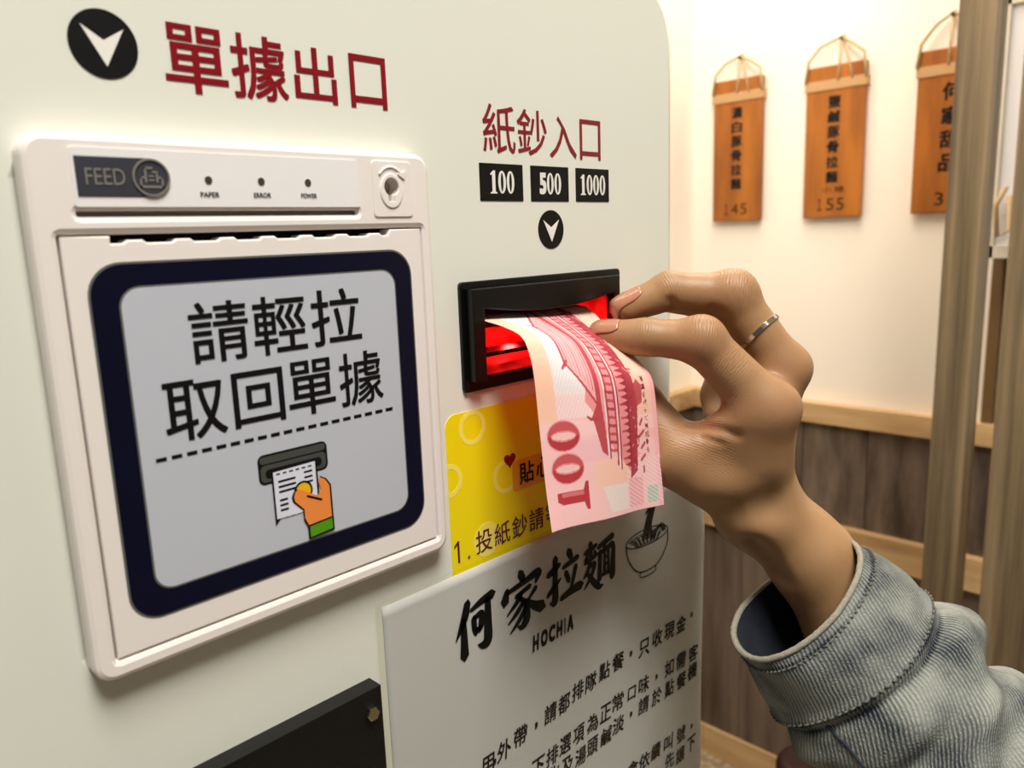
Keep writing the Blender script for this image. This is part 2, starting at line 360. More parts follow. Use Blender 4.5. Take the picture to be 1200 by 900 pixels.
# ================================================================== the ticket machine
MX0, MX1, MZ1, MDEP = -0.30, 0.3425, 1.467, 0.33
tm = empty('ticket_machine', ((MX0+MX1)/2, MDEP/2, 0))
tag(tm, 'white ticket vending machine with receipt printer, red lettering and a banknote slot', 'ticket machine')
acc_hole = rr(0.2022, 0.2876, mm(-54.2), mm(-25.2), 0.0005, 2)
prn_hole = rr(0.060, 0.175, mm(-110), mm(20), 0.002, 2)
plate('cabinet', rr(MX0, MX1, 0.02, MZ1, 0.033, 10), 0.0, MDEP, 'cabinet', tm, [acc_hole, prn_hole], bevel=0.006)
plate('plinth', rr(MX0+0.02, MX1-0.02, 0.0, 0.03, 0.002, 2), 0.03, MDEP-0.02, 'dark', tm)
def letters(name, body, x0, x1, z0, z1, m, parent, y=0.0, bold=0.0, shear=0.0, label=None):
    t = MB(); write(t, body, x0, x1, mm(z0), mm(z1), y, bold=bold, shear=shear); o = t.build(name, m, parent)
    if label: o['label'] = label
    return o
# red headings, each character fitted to its measured place
def char(g, x0, x1, z0, z1, m, parent, y=0.0, bold=0.0):
    t = MB(); write(t, g, x0, x1, z0, z1, y, bold=bold); return t.build('character', m, parent)
for g, a, b, z0, z1 in (('單', 94.6, 112.4, 41.6, 59.4), ('據', 113.6, 131.4, 41.6, 59.6), ('出', 133.6, 148.6, 42.6, 58.8), ('口', 153.6, 168.0, 42.5, 59.0)):
    char(g, a/1000, b/1000, mm(z0), mm(z1), 'red', tm, bold=0.012)
for g, a, b, z0, z1 in (('紙', 211.6, 229.2, 31.2, 49.2), ('鈔', 230.2, 247.6, 31.3, 48.8), ('入', 249.2, 266.4, 31.0, 47.6), ('口', 268.6, 282.8, 31.0, 47.6)):
    char(g, a/1000, b/1000, mm(z0), mm(z1), 'red', tm, bold=0.004)
def arrow_badge(cx, cz, r, label):
    b = plate('arrow_badge', circ(cx, mm(cz), r, 48), -0.0002, 0, 'ink', tm); b['label'] = label
    s = r/8.4; P = [(-5.2, 4.2), (0.0, 0.9), (5.2, 4.2), (0.2, -5.4)]
    plate('arrow', [(cx+x*s, mm(cz)+z*s) for x, z in P], -0.00035, -0.0002, 'white', b)
arrow_badge(0.0797, 51.4, 0.0084, 'large black disc with a white arrowhead')
arrow_badge(0.2488, 2.0, 0.0079, 'black disc with a white arrowhead above the slot')
for n, a, b in (('100', 209.0, 232.6), ('500', 237.2, 260.6), ('1000', 265.4, 288.4)):
    o = plate('denomination_tile', rr(a/1000, b/1000, mm(13.4), mm(27.4), 0.0002, 1), -0.0002, 0, 'ink', tm); o['label'] = 'black tile reading '+n
    c = (a+b)/2; w = 14.0 if len(n) == 3 else 18.0
    cw = w/len(n); xx = c-w/2
    for ch in n:
        X0 = xx+0.25; X1 = xx+cw-0.25; xx += cw; X = lambda u: (X0+(X1-X0)*u)/1000; Z = lambda q: mm(16.2+8.6*q)
        if ch == '0': plate('numeral', circ((X0+X1)/2000, Z(0.5), (X1-X0)/2000, 28, 0.0043), -0.0003, -0.0002, 'white', o, [circ((X0+X1)/2000, Z(0.5), (X1-X0)/2000*0.36, 20, 0.0036)])
        elif ch == '1': plate('numeral', [(X(0.1), Z(0)), (X(0.95), Z(0)), (X(0.95), Z(0.05)), (X(0.74), Z(0.09)), (X(0.74), Z(1)), (X(0.5), Z(1)), (X(0.12), Z(0.85)), (X(0.12), Z(0.8)), (X(0.34), Z(0.82)), (X(0.34), Z(0.09)), (X(0.1), Z(0.05))], -0.0003, -0.0002, 'white', o)
        else: char('5', X(0), X(1), Z(0), Z(1), 'white', o, -0.0002, 0.045)['label'] = 'white numeral five'

# ---- receipt printer
PX0, PX1, PZ0, PZ1 = 0.0555, 0.1795, mm(-114.7), mm(28.4)
DX0, DX1, DZ0, DZ1 = 0.0617, 0.1745, mm(-108.8), mm(3.6)
lockhole = [(0.1626+0.0029*math.sin(a), mm(17.2)+0.0029*math.cos(a)) for a in np.linspace(-math.pi+0.5, math.pi-0.5, 22)]
lockhole = lockhole + [(0.1626+0.0013, mm(12.6)), (0.1626-0.0013, mm(12.6))]
prn = plate('receipt_printer', rr(PX0, PX1, PZ0, PZ1, 0.0055, 8), -0.006, 0.0, 'plastic', tm,
            [rr(DX0-0.0004, DX1+0.0004, DZ0-0.0004, DZ1+0.0004, 0.0006, 2), lockhole, rr(0.0665, 0.1492, mm(8.5), mm(9.8), 0.0004, 2)], bevel=0.0016)
prn['label'] = 'warm white receipt printer with a large pull-to-take label'
MB().box((0.0615, 0.001, mm(-109)), (0.1748, 0.004, mm(19))).build('backing', 'pit', prn)
MB().box((0.0655, -0.004, mm(8)), (0.1502, -0.0035, mm(10.4))).build('groove', 'groove', prn)  # floor of the slot groove, one even mid grey
MB().box((0.1575, -0.0015, mm(11)), (0.168, -0.001, mm(21.5))).build('lock_recess', 'lockrecess', prn)
MB().tube([(0.1605, -0.0012, mm(16.2)), (0.1605, -0.0048, mm(16.2))], 0.0009, 10).build('lock_pin', 'plastic', prn)
# door: outline with the paper slot notched out of its top edge, small teeth in the notch
out = [(DX0, DZ0), (DX1, DZ0), (DX1, DZ1), (0.1617, DZ1), (0.1607, mm(1.7))]
for cxm in np.linspace(155.5, 79.5, 7):
    out += [((cxm+3.0)/1000, mm(1.7)), ((cxm+1.9)/1000, mm(2.5)), ((cxm-1.9)/1000, mm(2.5)), ((cxm-3.0)/1000, mm(1.7))]
out += [(0.0733, mm(1.7)), (0.0733, DZ1), (DX0, DZ1)]
door = plate('door', out, -0.0056, 0.0, 'plastic', prn, bevel=0.0005)
def raised_frame(name, outer, inner, y0, y1, m, par): return plate(name, outer, y1, y0, m, par, [inner])
# a low ledge framing the label on the door
LX0, LX1, LZ0, LZ1 = 0.0668, 0.1688, mm(-100.6), mm(-3.6)
plate('label_edge', rr(LX0-0.0006, LX1+0.0006, LZ0-0.0006, LZ1+0.0006, 0.0088, 8), -0.00575, -0.0055, 'edge', prn)
plate('label_border', rr(LX0, LX1, LZ0, LZ1, 0.0083, 8), -0.0059, -0.0057, 'navy', prn)
plate('label_rim', rr(0.0733, 0.1622, mm(-93.9), mm(-9.4), 0.0056, 8), -0.00598, -0.0059, 'edge', prn)
plate('label_face', rr(0.0738, 0.1617, mm(-93.4), mm(-9.9), 0.0052, 8), -0.00606, -0.0059, 'face', prn)
yl = -0.00606
for g, a, b, z0, z1 in (('請', 90.6, 108.0, -32.2, -15.0), ('輕', 109.4, 127.0, -32.4, -15.0), ('拉', 128.8, 147.2, -32.0, -14.4),
                        ('取', 81.2, 98.8, -53.0, -36.0), ('回', 101.0, 117.4, -52.6, -36.2), ('單', 118.8, 135.4, -52.8, -35.6), ('據', 137.2, 154.2, -53.0, -35.4)):
    char(g, a/1000, b/1000, mm(z0), mm(z1), 'ink', prn, yl, bold=0.008)
for k in range(19):
    a = 77.6+k*4.28; MB().box((a/1000, yl-0.0001, mm(-57.3)), ((a+2.9)/1000, yl, mm(-56.2))).build('dash', 'ink', prn)
# pictogram of a hand pulling a receipt
pic = lambda name, pts, y, m: plate(name, [(x/1000, mm(z)) for x, z in pts], yl-y, yl-y+0.00006, m, prn)
rrm = lambda x0, x1, z0, z1, r, n=5: rr(x0, x1, z0, z1, r, n)
pic('pictogram', rrm(106.6, 130.6, -71.6, -62.2, 2.0), 0.00008, 'ink'); pic('pictogram', rrm(107.3, 129.9, -65.1, -62.9, 0.9), 0.00012, 'slot')
pic('pictogram', rrm(107.3, 129.9, -70.9, -65.6, 1.5), 0.00012, 'slot'); pic('pictogram', rrm(108.9, 128.3, -69.9, -67.0, 1.2), 0.00016, 'ink')
zig = [(110.6, -68.2), (126.4, -67.6), (126.6, -83.6)]+[(126.0-k*1.15, -83.6+(1.0 if k % 2 else 0)) for k in range(1, 13)]+[(110.6, -85.2)]
pic('pictogram', zig, 0.0002, 'ink')
pic('pictogram', [(111.2, -68.3), (125.8, -68.0), (125.8, -82.6), (119, -83.4), (111.2, -83.2)], 0.00024, 'paperwhite')
for z in (-71.6, -73.3, -74.9): pic('pictogram', rrm(112.6, 118.6, z-0.35, z+0.35, 0.15, 1), 0.00028, 'ink'); pic('pictogram', rrm(121.6, 124.6, z+0.55, z+1.2, 0.15, 1), 0.00028, 'ink')
for z in (-77.6, -79.2, -80.8): pic('pictogram', rrm(112.6, 115.4, z-0.35, z+0.35, 0.15, 1), 0.00028, 'ink')
for k in range(6): pic('pictogram', rrm(112.2+2.2*k, 113.5+2.2*k, -69.4, -68.9, 0.1, 1), 0.00028, 'ink')
pic('pictogram', circ(120.9, -76.6, 3.3, 24), 0.00032, 'ink'); pic('pictogram', circ(120.9, -76.6, 2.6, 24), 0.00036, 'gold')
hand2 = [(117.2, -76.4), (118.4, -75.4), (120.0, -76.0), (126.0, -79.6), (127.4, -77.4), (126.6, -74.6), (127.2, -73.2), (129.4, -74.6), (130.9, -77.0), (130.9, -92.3), (121.4, -93.0), (121.4, -88.6), (120.2, -86.0), (120.2, -82.8), (117.0, -79.4), (116.6, -77.8)]
hc = np.mean(hand2, 0)
pic('pictogram', hand2, 0.0004, 'ink')
pic('pictogram', [tuple(hc+(np.array(p)-hc)*np.array([0.9, 0.945])+np.array([0.1, 0.1])) for p in hand2], 0.00044, 'orange')
pic('pictogram', [(121.4, -88.2), (130.9, -87.6), (130.9, -92.3), (121.4, -93.0)], 0.00048, 'ink'); pic('pictogram', [(122.0, -88.8), (130.3, -88.2), (130.3, -91.7), (122.0, -92.3)], 0.00052, 'green')
pic('pictogram', [(122.0, -78.2), (127.3, -80.8), (127.0, -81.4), (121.7, -78.8)], 0.00052, 'ink')
# control strip
plate('control_strip', rr(0.0662, 0.1498, mm(10.8), mm(25.2), 0.0006, 3), -0.0063, -0.006, 'strip', prn)
fb = [(0.0670, mm(13.4)), (0.0851, mm(13.4))]+[(0.0851+0.00485*math.sin(a), mm(18.25)-0.00485*math.cos(a)) for a in np.linspace(0, math.pi, 18)][1:]+[(0.0670, mm(23.1))]
plate('feed_button', fb, -0.0066, -0.006, 'feed', prn, bevel=0.0002)
plate('button_ring', circ(0.0851, mm(18.25), 0.0048), -0.0069, -0.0066, 'feedgrey', prn, [circ(0.0851, mm(18.25), 0.0043)])
letters('lettering', 'FEED', 0.0691, 0.0785, 16.2, 20.2, 'feedgrey', prn, -0.0066)
t = MB()
for a, b, c, d in ((82.1, 88.1, 15.6, 16.2), (82.1, 82.6, 15.6, 18.4), (87.6, 88.1, 15.6, 18.4), (82.1, 83.4, 18.0, 18.5), (86.8, 88.1, 18.0, 18.5), (83.4, 83.9, 17.0, 20.8), (86.3, 86.8, 17.0, 19.6), (83.4, 85.6, 20.4, 20.9), (85.4, 86.8, 19.4, 19.9), (84.4, 85.8, 17.4, 17.8), (84.4, 85.8, 18.4, 18.8)):
    t.box((a/1000, -0.00672, mm(c)), (b/1000, -0.0066, mm(d)))
t.build('printer_icon', 'feedgrey', prn)
for x, w in ((100.5, 'PAPER'), (116.2, 'ERROR'), (131.5, 'POWER')):
    plate('indicator', circ(x/1000, mm(18), 0.00105, 20), -0.0065, -0.0063, 'led', prn)
    letters('lettering', w, (x-2.7)/1000, (x+2.7)/1000, 13.4, 14.8, 'ink', prn, -0.0063, bold=0.02)
# lock plate rim, lock collar and the moulded turning arrow
plate('lock_plate', rr(0.1553, 0.1713, mm(7.5), mm(25.6), 0.0013, 4), -0.0064, -0.006, 'plastic', prn, [lockhole], bevel=0.0003)
plate('lock_collar', circ(0.1626, mm(16.0), 0.0046, 32, 0.0056), -0.0068, -0.0064, 'plastic', prn, [lockhole], bevel=0.0003)
arc = [(0.1626+0.0056*math.sin(a), -0.0064, mm(17.4)+0.0062*math.cos(a)) for a in np.linspace(-0.95, 0.75, 14)]
MB().tube(arc, 0.00045, 6).build('turning_arrow', 'plastic', prn, True)
plate('arrow_tip', [(0.1654, mm(21.4)), (0.1688, mm(22.6)), (0.1680, mm(19.8))], -0.0069, -0.0064, 'plastic', prn)

# ---- banknote acceptor
HX0, HX1, HZ0, HZ1 = 0.2030, 0.2868, mm(-53.4), mm(-26.0)
hole1 = [(HX0, HZ0), (HX1, HZ0), (HX1, HZ1), (HX0, HZ1)]
acc = plate('banknote_acceptor', rr(0.1953, 0.2942, mm(-58.6), mm(-16.4), 0.0018, 4), -0.0016, 0.0, 'dark', tm, [hole1], bevel=0.0005)
acc['label'] = 'black banknote acceptor with a red-lit slot'
lip = [(HX0+0.0005+(HX1-HX0-0.003)*u, mm(-26.6)-0.0036*math.sin(math.pi*min(1, u*1.02))**0.9) for u in np.linspace(0, 1, 14)]
body = [(0.1974, mm(-54.0)), (0.1974, mm(-19.0)), (0.2882, mm(-19.0)), (0.2882, mm(-54.0)), (lip[-1][0], mm(-54.0))]+lip[::-1]+[(lip[0][0], mm(-54.0))]
plate('slot_surround', body, -0.0060, -0.0014, 'dark', acc, bevel=0.0006)
bx = MB(); x0, x1, z0, z1, yb = HX0-0.0006, HX1+0.0006, HZ0-0.0006, HZ1+0.0006, 0.045
bx.add([(x0, -0.0005, z0), (x1, -0.0005, z0), (x1, yb, z0+0.012), (x0, yb, z0+0.012)], [(0, 1, 2, 3)])
bx.add([(x0, -0.0005, z0), (x0, yb, z0+0.012), (x0, yb, z1), (x0, -0.0005, z1)], [(0, 1, 2, 3)])
bx.add([(x1, -0.0005, z0), (x1, yb, z0+0.012), (x1, yb, z1), (x1, -0.0005, z1)], [(0, 1, 2, 3)])
bx.build('lit_throat', 'glow', acc)
bk = MB().add([(x0, yb, z0), (x1, yb, z0), (x1, yb, z1), (x0, yb, z1)], [(0, 1, 2, 3)]).add([(x0, -0.0005, z1), (x1, -0.0005, z1), (x1, yb, z1), (x0, yb, z1)], [(0, 1, 2, 3)])
bk.build('throat_shell', 'dark', acc)
MB().box((x0, 0.0, mm(-40.0)), (x0+0.006, 0.03, mm(-37.8))).box((x0+0.0035, 0.0, mm(-46.5)), (x0+0.0065, 0.02, mm(-38.0))).box((x0+0.0035, 0.0, mm(-46.5)), (x0+0.04, 0.012, mm(-44.7))).build('guide_rail', 'dark', acc)
MB().box((x0+0.0006, -0.001, mm(-37.0)), (x0+0.0036, 0.002, mm(-34.4))).build('sensor', 'steel', acc)
rl = bpy.data.lights.new('slot_lamp', 'POINT'); rl.energy = 0.05; rl.color = (1, 0.02, 0.02); rl.shadow_soft_size = 0.003
ro = bpy.data.objects.new('slot_lamp', rl); COL.objects.link(ro); ro.location = (0.236, 0.014, mm(-40))

# ---- black tray front below the printer
bb = plate('black_tray_front', [(-0.05, mm(-330)), (0.1440, mm(-330)), (0.1440, mm(-154.4)), (-0.05, mm(-154.4))], -0.0068, 0.0, 'darkmatte', tm)
bb['label'] = 'matte black tray front fixed with a steel bolt'
c = (0.1391, mm(-162.8))
plate('bolt', [(c[0]+0.0026*math.cos(k*math.pi/3), c[1]+0.0026*math.sin(k*math.pi/3)) for k in range(6)], -0.0088, -0.0068, 'steel', bb, bevel=0.0004)

# ================================================================== yellow sticker
ys = plate('notice_sticker', [(0.1856, mm(-130.5))]+[(0.300, mm(-130.5)), (0.300, mm(-66.0))]+[(0.1856+0.005*(1-math.sin(a)), mm(-71.0)+0.005*math.cos(a)) for a in np.linspace(0, math.pi/2, 8)], -0.0002, 0.0, 'yellow')
tag(ys, 'bright yellow instruction sticker on the machine front below the banknote slot', 'sticker')
yy = -0.0002
def ringdec(cx, cz, r, w, th, m, clip=None):
    o, i = circ(cx/1000, mm(cz), r/1000, 40), circ(cx/1000, mm(cz), (r-w)/1000, 40)
    if clip: o = [(max(x, clip), z) for x, z in o]; i = [(max(x, clip+0.0001), z) for x, z in i]
    plate('ring_print', o, yy-th, yy, m, ys, [i])
ringdec(199.4, -72.8, 7.0, 1.9, 0.00006, 'ringyellow'); ringdec(216.8, -97.0, 7.2, 1.9, 0.00006, 'ringyellow')
ringdec(186.4, -91.5, 6.6, 1.9, 0.00006, 'ringyellow', 0.1857)
plate('dot_print', circ(0.2046, mm(-120.6), 0.0072, 32), yy-0.00005, yy, 'ringyellow', ys)
plate('title_pill', rr(0.2205, 0.285, mm(-105.0), mm(-91.8), 0.002, 4), yy-0.0001, yy, 'pill', ys)
heart = [(0.2193+0.00021*16*math.sin(a)**3, mm(-90.6)+0.00021*(13*math.cos(a)-5*math.cos(2*a)-2*math.cos(3*a)-math.cos(4*a))) for a in np.linspace(0, 2*math.pi, 40)[:-1]]
ht = plate('heart_print', heart, yy-0.00018, yy, 'red', ys)
for k, g in enumerate('貼心小提醒'): char(g, 0.2245+k*0.0105, 0.2335+k*0.0105, mm(-102.8), mm(-93.4), 'ink', ys, yy-0.00012, 0.012)
plate('numeral', [(0.1886, mm(-125.6)), (0.1896, mm(-125.6)), (0.1896, mm(-116.6)), (0.1888, mm(-116.6)), (0.1870, mm(-118.2)), (0.1870, mm(-119.4)), (0.1886, mm(-118.0))], yy-0.00012, yy, 'purple', ys); char('.', 0.1938, 0.1950, mm(-125.6), mm(-124.2), 'purple', ys, yy)
for k, g in enumerate('投紙鈔請等待'): char(g, 0.1983+k*0.01045, 0.2074+k*0.01045, mm(-125.4), mm(-115.8), 'purple', ys, yy, 0.004)

# ================================================================== laminated notice: an A4 sheet, lifting away from the panel towards its right edge
AX0, AX1, AZ1, AZ0 = 0.1513, 0.3613, mm(-130.0), mm(-427.0)
def lift(x, z):
    u = max(0.0, (x-0.262)/0.1); top = max(0.0, min(1.0, (AZ1-z)/0.03))
    return 0.0006+0.0062*(u*u*(3-2*u) if u < 1 else 1)*(0.35+0.65*top)+0.0006*math.sin(x*60+z*25)*min(1, u*2)
def sheet(x, y, z): return (x, y-lift(x, z), z)
def sheet_mesh(name, x0, x1, z0, z1, m, par, y, nx=60, nz=70, cut=0.0):
    xs = np.linspace(x0, x1, nx); zs = np.linspace(z0, z1, nz); V = []; 
    for z in zs:
        for x in xs:
            if cut:                                   # rounded corners of the pouch
                for cx, cz in ((x0+cut, z1-cut), (x1-cut, z1-cut)):
                    dx = x-cx; dz = z-cz
                    if (dx < 0) == (cx == x0+cut) and dz > 0 and abs(dx) <= cut+1e-6 and math.hypot(dx, dz) > cut:
                        k = cut/math.hypot(dx, dz); x, z = cx+dx*k, cz+dz*k
            V.append(sheet(x, y, z))
    Fc = [(j*nx+i, j*nx+i+1, (j+1)*nx+i+1, (j+1)*nx+i) for j in range(nz-1) for i in range(nx-1)]
    return raw(name, V, Fc, m, par, True)
ln = sheet_mesh('laminated_notice', AX0, AX1, AZ0, AZ1, 'paper', None, 0.0)
tag(ln, 'laminated white paper notice with brush-lettered heading and noodle bowl drawing', 'notice')
so = ln.modifiers.new('thickness', 'SOLIDIFY'); so.thickness = 0.0003; so.offset = -1
sheet_mesh('laminate_film', AX0-0.0035, AX1+0.0035, AZ0-0.004, AZ1+0.0038, 'film', ln, -0.0006, 110, 120, 0.004)
def on_sheet(px, py):
    Y = 0.0
    for _ in range(12): p = onY(px, py, Y); Y = -lift(p[0], p[2])
    return p[0], p[2]
t = MB()
lines = [[('用', 571, 897), ('，', 579, 893), ('外', 590, 879), ('帶', 610, 862), ('，', 628, 850), ('請', 645, 835), ('都', 661, 824), ('排', 677, 809), ('隊', 692, 799), ('點', 708, 786), ('餐', 724, 775), ('，', 739, 766), ('只', 754, 759), ('收', 770, 747), ('現', 784, 739), ('金', 798, 731), ('。', 810, 720)],
 [('下', 631, 898), ('排', 647, 885), ('選', 662, 872), ('項', 678, 860), ('為', 694, 847), ('正', 709, 835), ('常', 724, 822), ('口', 740, 812), ('味', 754, 802), ('，', 769, 793), ('如', 784, 782), ('需', 798, 774), ('客', 812, 765)],
 [('化', 648, 908), ('及', 664, 897), ('湯', 680, 886), ('頭', 694, 874), ('鹹', 710, 862), ('淡', 724, 849), ('，', 739, 837), ('請', 754, 826), ('於', 769, 816), ('點', 784, 806), ('餐', 798, 797), ('機', 811, 786)],
 [('會', 741, 901), ('依', 755, 891), ('續', 768, 880), ('叫', 783, 870), ('號', 798, 860), ('，', 810, 851)],
 [('，', 769, 903), ('先', 784, 891), ('讓', 797, 884), ('下', 810, 871)]]
for li in lines:
    for g, px, py in li:
        x, z = on_sheet(px, py); t = MB()
        if g in '，。': s = 0.0011; write(t, g, x-s, x+s, z-0.0016, z+0.0016, -0.0001, bold=0.05, mapf=sheet)
        else:
            sx, sz = (0.0044, 0.0047) if g != '口' else (0.0034, 0.0036)
            write(t, g, x-sx, x+sx, z-sz, z+sz, -0.0001, bold=0.016, shear=0.12, mapf=sheet)
        t.build('character', 'ink', ln)
# brush-lettered heading: every stroke of the four characters, in a 100-unit box each (x, z, width)
BR = {
'何': [[(34,96,10),(24,70,11),(2,38,2)], [(22,68,8),(22,40,10),(21,4,13)], [(42,80,5),(70,88,9),(98,92,12)], [(48,64,8),(49,46,8),(52,34,6)], [(50,64,6),(68,66,9),(66,46,9),(60,36,5)], [(52,40,6),(64,42,6)], [(86,88,9),(84,50,12),(82,14,14),(70,8,11),(56,12,2)]],
'家': [[(48,100,11),(54,88,10)], [(16,80,8),(10,62,14)], [(18,76,6),(56,82,8),(92,88,11),(84,72,5)], [(36,62,6),(70,70,7)], [(52,66,6),(38,52,7),(14,36,2)], [(44,58,5),(58,42,9),(60,16,13),(48,4,9),(38,8,2)], [(54,48,6),(38,34,7),(16,20,2)], [(58,36,6),(42,18,7),(20,2,2)], [(84,62,7),(64,46,4)], [(60,48,5),(78,32,11),(98,22,16)]],
'拉': [[(4,72,8),(22,78,10),(38,84,6)], [(26,98,10),(24,60,10),(22,18,12),(8,18,3)], [(2,34,6),(22,46,8),(40,56,3)], [(66,100,11),(72,88,9)], [(48,74,6),(70,78,8),(92,82,8)], [(56,62,9),(64,44,8)], [(86,66,8),(76,40,7),(68,24,4)], [(40,16,7),(70,22,11),(100,24,13)]],
'麵': [[(8,84,6),(28,88,8),(44,92,6)], [(26,100,8),(26,66,8)], [(16,78,6),(10,68,7)], [(38,80,6),(44,70,6)], [(8,64,6),(26,68,7),(46,72,6)], [(24,62,6),(14,44,7),(2,34,2)], [(20,52,6),(38,56,7),(26,32,7),(4,12,2)], [(16,40,6),(34,18,10),(50,4,9),(62,4,3)], [(50,84,6),(72,90,8),(98,96,9)], [(76,90,5),(68,78,5)], [(56,74,8),(54,44,8),(52,18,9)], [(56,72,6),(80,76,8),(98,78,8),(96,46,10),(92,16,12),(86,14,4)], [(70,70,5),(68,26,6)], [(82,72,5),(80,28,6)], [(70,58,4),(82,60,4)], [(70,44,4),(82,46,4)], [(54,24,5),(80,26,6),(92,28,5)]]}
for g, x0, x1, z0, z1 in (('何', 184.5, 206.0, -166.5, -142.5), ('家', 210.0, 236.0, -167.0, -141.5), ('拉', 239.0, 262.5, -167.0, -142.0), ('麵', 264.0, 287.0, -167.5, -143.0)):
    t = MB()
    for s in BR[g]:
        ink_stroke(t, [((x0+(x1-x0)*a/100)/1000, mm(z0+(z1-z0)*b/100), w*0.00036) for a, b, w in s], -0.0001, mapf=sheet)
    t.build('brush_character', 'ink', ln)
for k, g in enumerate('HOCHIA'):
    a = 0.2285+(0, 5.6, 10.9, 16.0, 21.4, 23.4)[k]*0.001; t = MB(); write(t, g, a, a+(0.0012 if g == 'I' else 0.0045), mm(-181.0), mm(-173.0), -0.0001, bold=0.055, shear=0.15, mapf=sheet); t.build('character', 'ink', ln)
t = MB()
def pen(pts, w=0.00055): ink_stroke(t, [(x/1000, mm(z), w*1.0) for x, z in pts], -0.0001, mapf=sheet, n=5)
bc = (313.0, -152.5)
rim = [(bc[0]+16.5*math.cos(a), bc[1]+4.2*math.sin(a)) for a in np.linspace(0, 2*math.pi, 33)]
pen(rim); pen([(bc[0]-16.5, bc[1]), (bc[0]-15.6, bc[1]-7), (bc[0]-11, bc[1]-14), (bc[0]-5, bc[1]-17.5), (bc[0]+5, bc[1]-17.5), (bc[0]+11, bc[1]-14), (bc[0]+15.6, bc[1]-7), (bc[0]+16.5, bc[1])], 0.0007)
pen([(bc[0]-6, bc[1]-17.3), (bc[0]-6, bc[1]-20.0), (bc[0], bc[1]-20.8), (bc[0]+6, bc[1]-20.0), (bc[0]+6, bc[1]-17.3)], 0.0006)
for k in range(22):
    a = -14.6+k*1.35; pen([(bc[0]+a, bc[1]+2.6*math.sqrt(max(0, 1-(a/16)**2))), (bc[0]+a*0.75+1.2*math.sin(k*2), bc[1]-1.0), (bc[0]+a*0.6, bc[1]-3.4)], 0.00045)
for k in range(11): pen([(bc[0]-4+k*0.95, bc[1]-1.5), (bc[0]-1.5+k*0.55, bc[1]+5), (bc[0]+3+k*0.5, bc[1]+14)], 0.0005)
for k in range(5): pen([(bc[0]+3+k*0.7, bc[1]-2.6+k*0.2), (bc[0]+6+k*1.2, bc[1]+1.8+k*0.5), (bc[0]+11+k*0.8, bc[1]+2.2+k*0.1), (bc[0]+13+k*0.4, bc[1]-0.6+k*0.2)], 0.00045)
pen([(bc[0]+0.5, bc[1]+12), (bc[0]+12, bc[1]+24)], 0.0012)
t.build('bowl_drawing', 'ink', ln)

# ================================================================== banknote
def catmull(P, t):
    P = np.asarray(P, float); i = np.clip(t.astype(int), 0, len(P)-2); f = (t-i)[:, None]
    Q = np.vstack([2*P[0]-P[1], P, 2*P[-1]-P[-2]]); p0, p1, p2, p3 = Q[i], Q[i+1], Q[i+2], Q[i+3]
    return 0.5*((2*p1)+(-p0+p2)*f+(2*p0-5*p1+4*p2-p3)*f**2+(-p0+3*p1-3*p2+p3)*f**3)
def by_length(P, lengths):
    C = catmull(P, np.linspace(0, len(P)-1, 600)); s = np.concatenate([[0], np.cumsum(np.linalg.norm(np.diff(C, axis=0), axis=1))])
    return np.stack([np.interp(lengths, s, C[:, k]) for k in range(C.shape[1])], 1)
# free edge first: (y, z) of the left and right long edges, as they hang, bend over and run into the slot
def edge(px, xs): return [tuple(onX(a, b, x)[1:]) for (a, b), x in zip(px, xs)]
EL = edge([(648, 625), (640, 570), (632, 500), (626, 445), (620.5, 416), (611, 395), (592, 384), (571, 377)], [0.2, 0.2002, 0.2004, 0.2006, 0.2009, 0.2014, 0.2024, 0.2038])
ER = edge([(778, 592), (773, 530), (768.5, 472), (764, 444), (753, 428), (720, 394), (705, 378), (691, 364)], [0.27, 0.2702, 0.2704, 0.2706, 0.2711, 0.2722, 0.2729, 0.2736])
EL += [(0.006, EL[-1][1]+0.0014), (0.044, EL[-1][1]+0.002)]; ER += [(0.008, ER[-1][1]+0.0022), (0.044, ER[-1][1]+0.0030)]
NS, NTT = 235, 440; LN = 0.139
ts = np.linspace(0, LN, NTT); cl, cr2 = by_length(EL, ts), by_length(ER, ts)
S = np.linspace(0, 1, NS)
VX = np.zeros((NTT, NS, 3))
w = (S**1.15)[None, :, None]
yz = cl[:, None, :]*(1-w)+cr2[:, None, :]*w
VX[:, :, 1:] = yz; VX[:, :, 0] = 0.2+0.07*S[None, :]+0.0038*np.clip((yz[:, :, 0]+0.040)/0.034, 0, 1.1)
hang = np.clip(1-ts/0.075, 0, 1)[:, None]
VX[:, :, 1] += -0.0016*np.sin(math.pi*S)[None, :]*np.sin(np.clip(ts/0.075, 0, 1)*math.pi)[:, None] + 0.0007*np.sin(S*9+0.6)[None, :]*hang
# print, painted as a colour on every vertex of the sheet: s across (0..70 mm), t from the free end (0..139 mm)
sg, tg = np.meshgrid(S*70, ts*1000)
IMG = np.zeros((NTT, NS, 3)); IMG[:] = (248, 196, 196)
def patch(mask, rgb, a=1.0): IMG[mask] = IMG[mask]*(1-a)+np.array(rgb)*a
def rect(s0, s1, t0, t1): return (sg >= s0) & (sg <= s1) & (tg >= t0) & (tg <= t1)
def poly(pts):
    P = np.array(pts, float); inside = np.zeros(sg.shape, bool); n = len(P)
    for i in range(n):
        (x1, y1), (x2, y2) = P[i], P[(i+1) % n]
        c = ((y1 > tg) != (y2 > tg)) & (sg < (x2-x1)*(tg-y1)/(y2-y1+1e-12)+x1); inside ^= c
    return inside
def seg(a, b, w):
    a, b = np.array(a, float), np.array(b, float); d = b-a; h = np.clip(((sg-a[0])*d[0]+(tg-a[1])*d[1])/(d@d+1e-12), 0, 1)
    return (sg-a[0]-h*d[0])**2+(tg-a[1]-h*d[1])**2 <= (w/2)**2
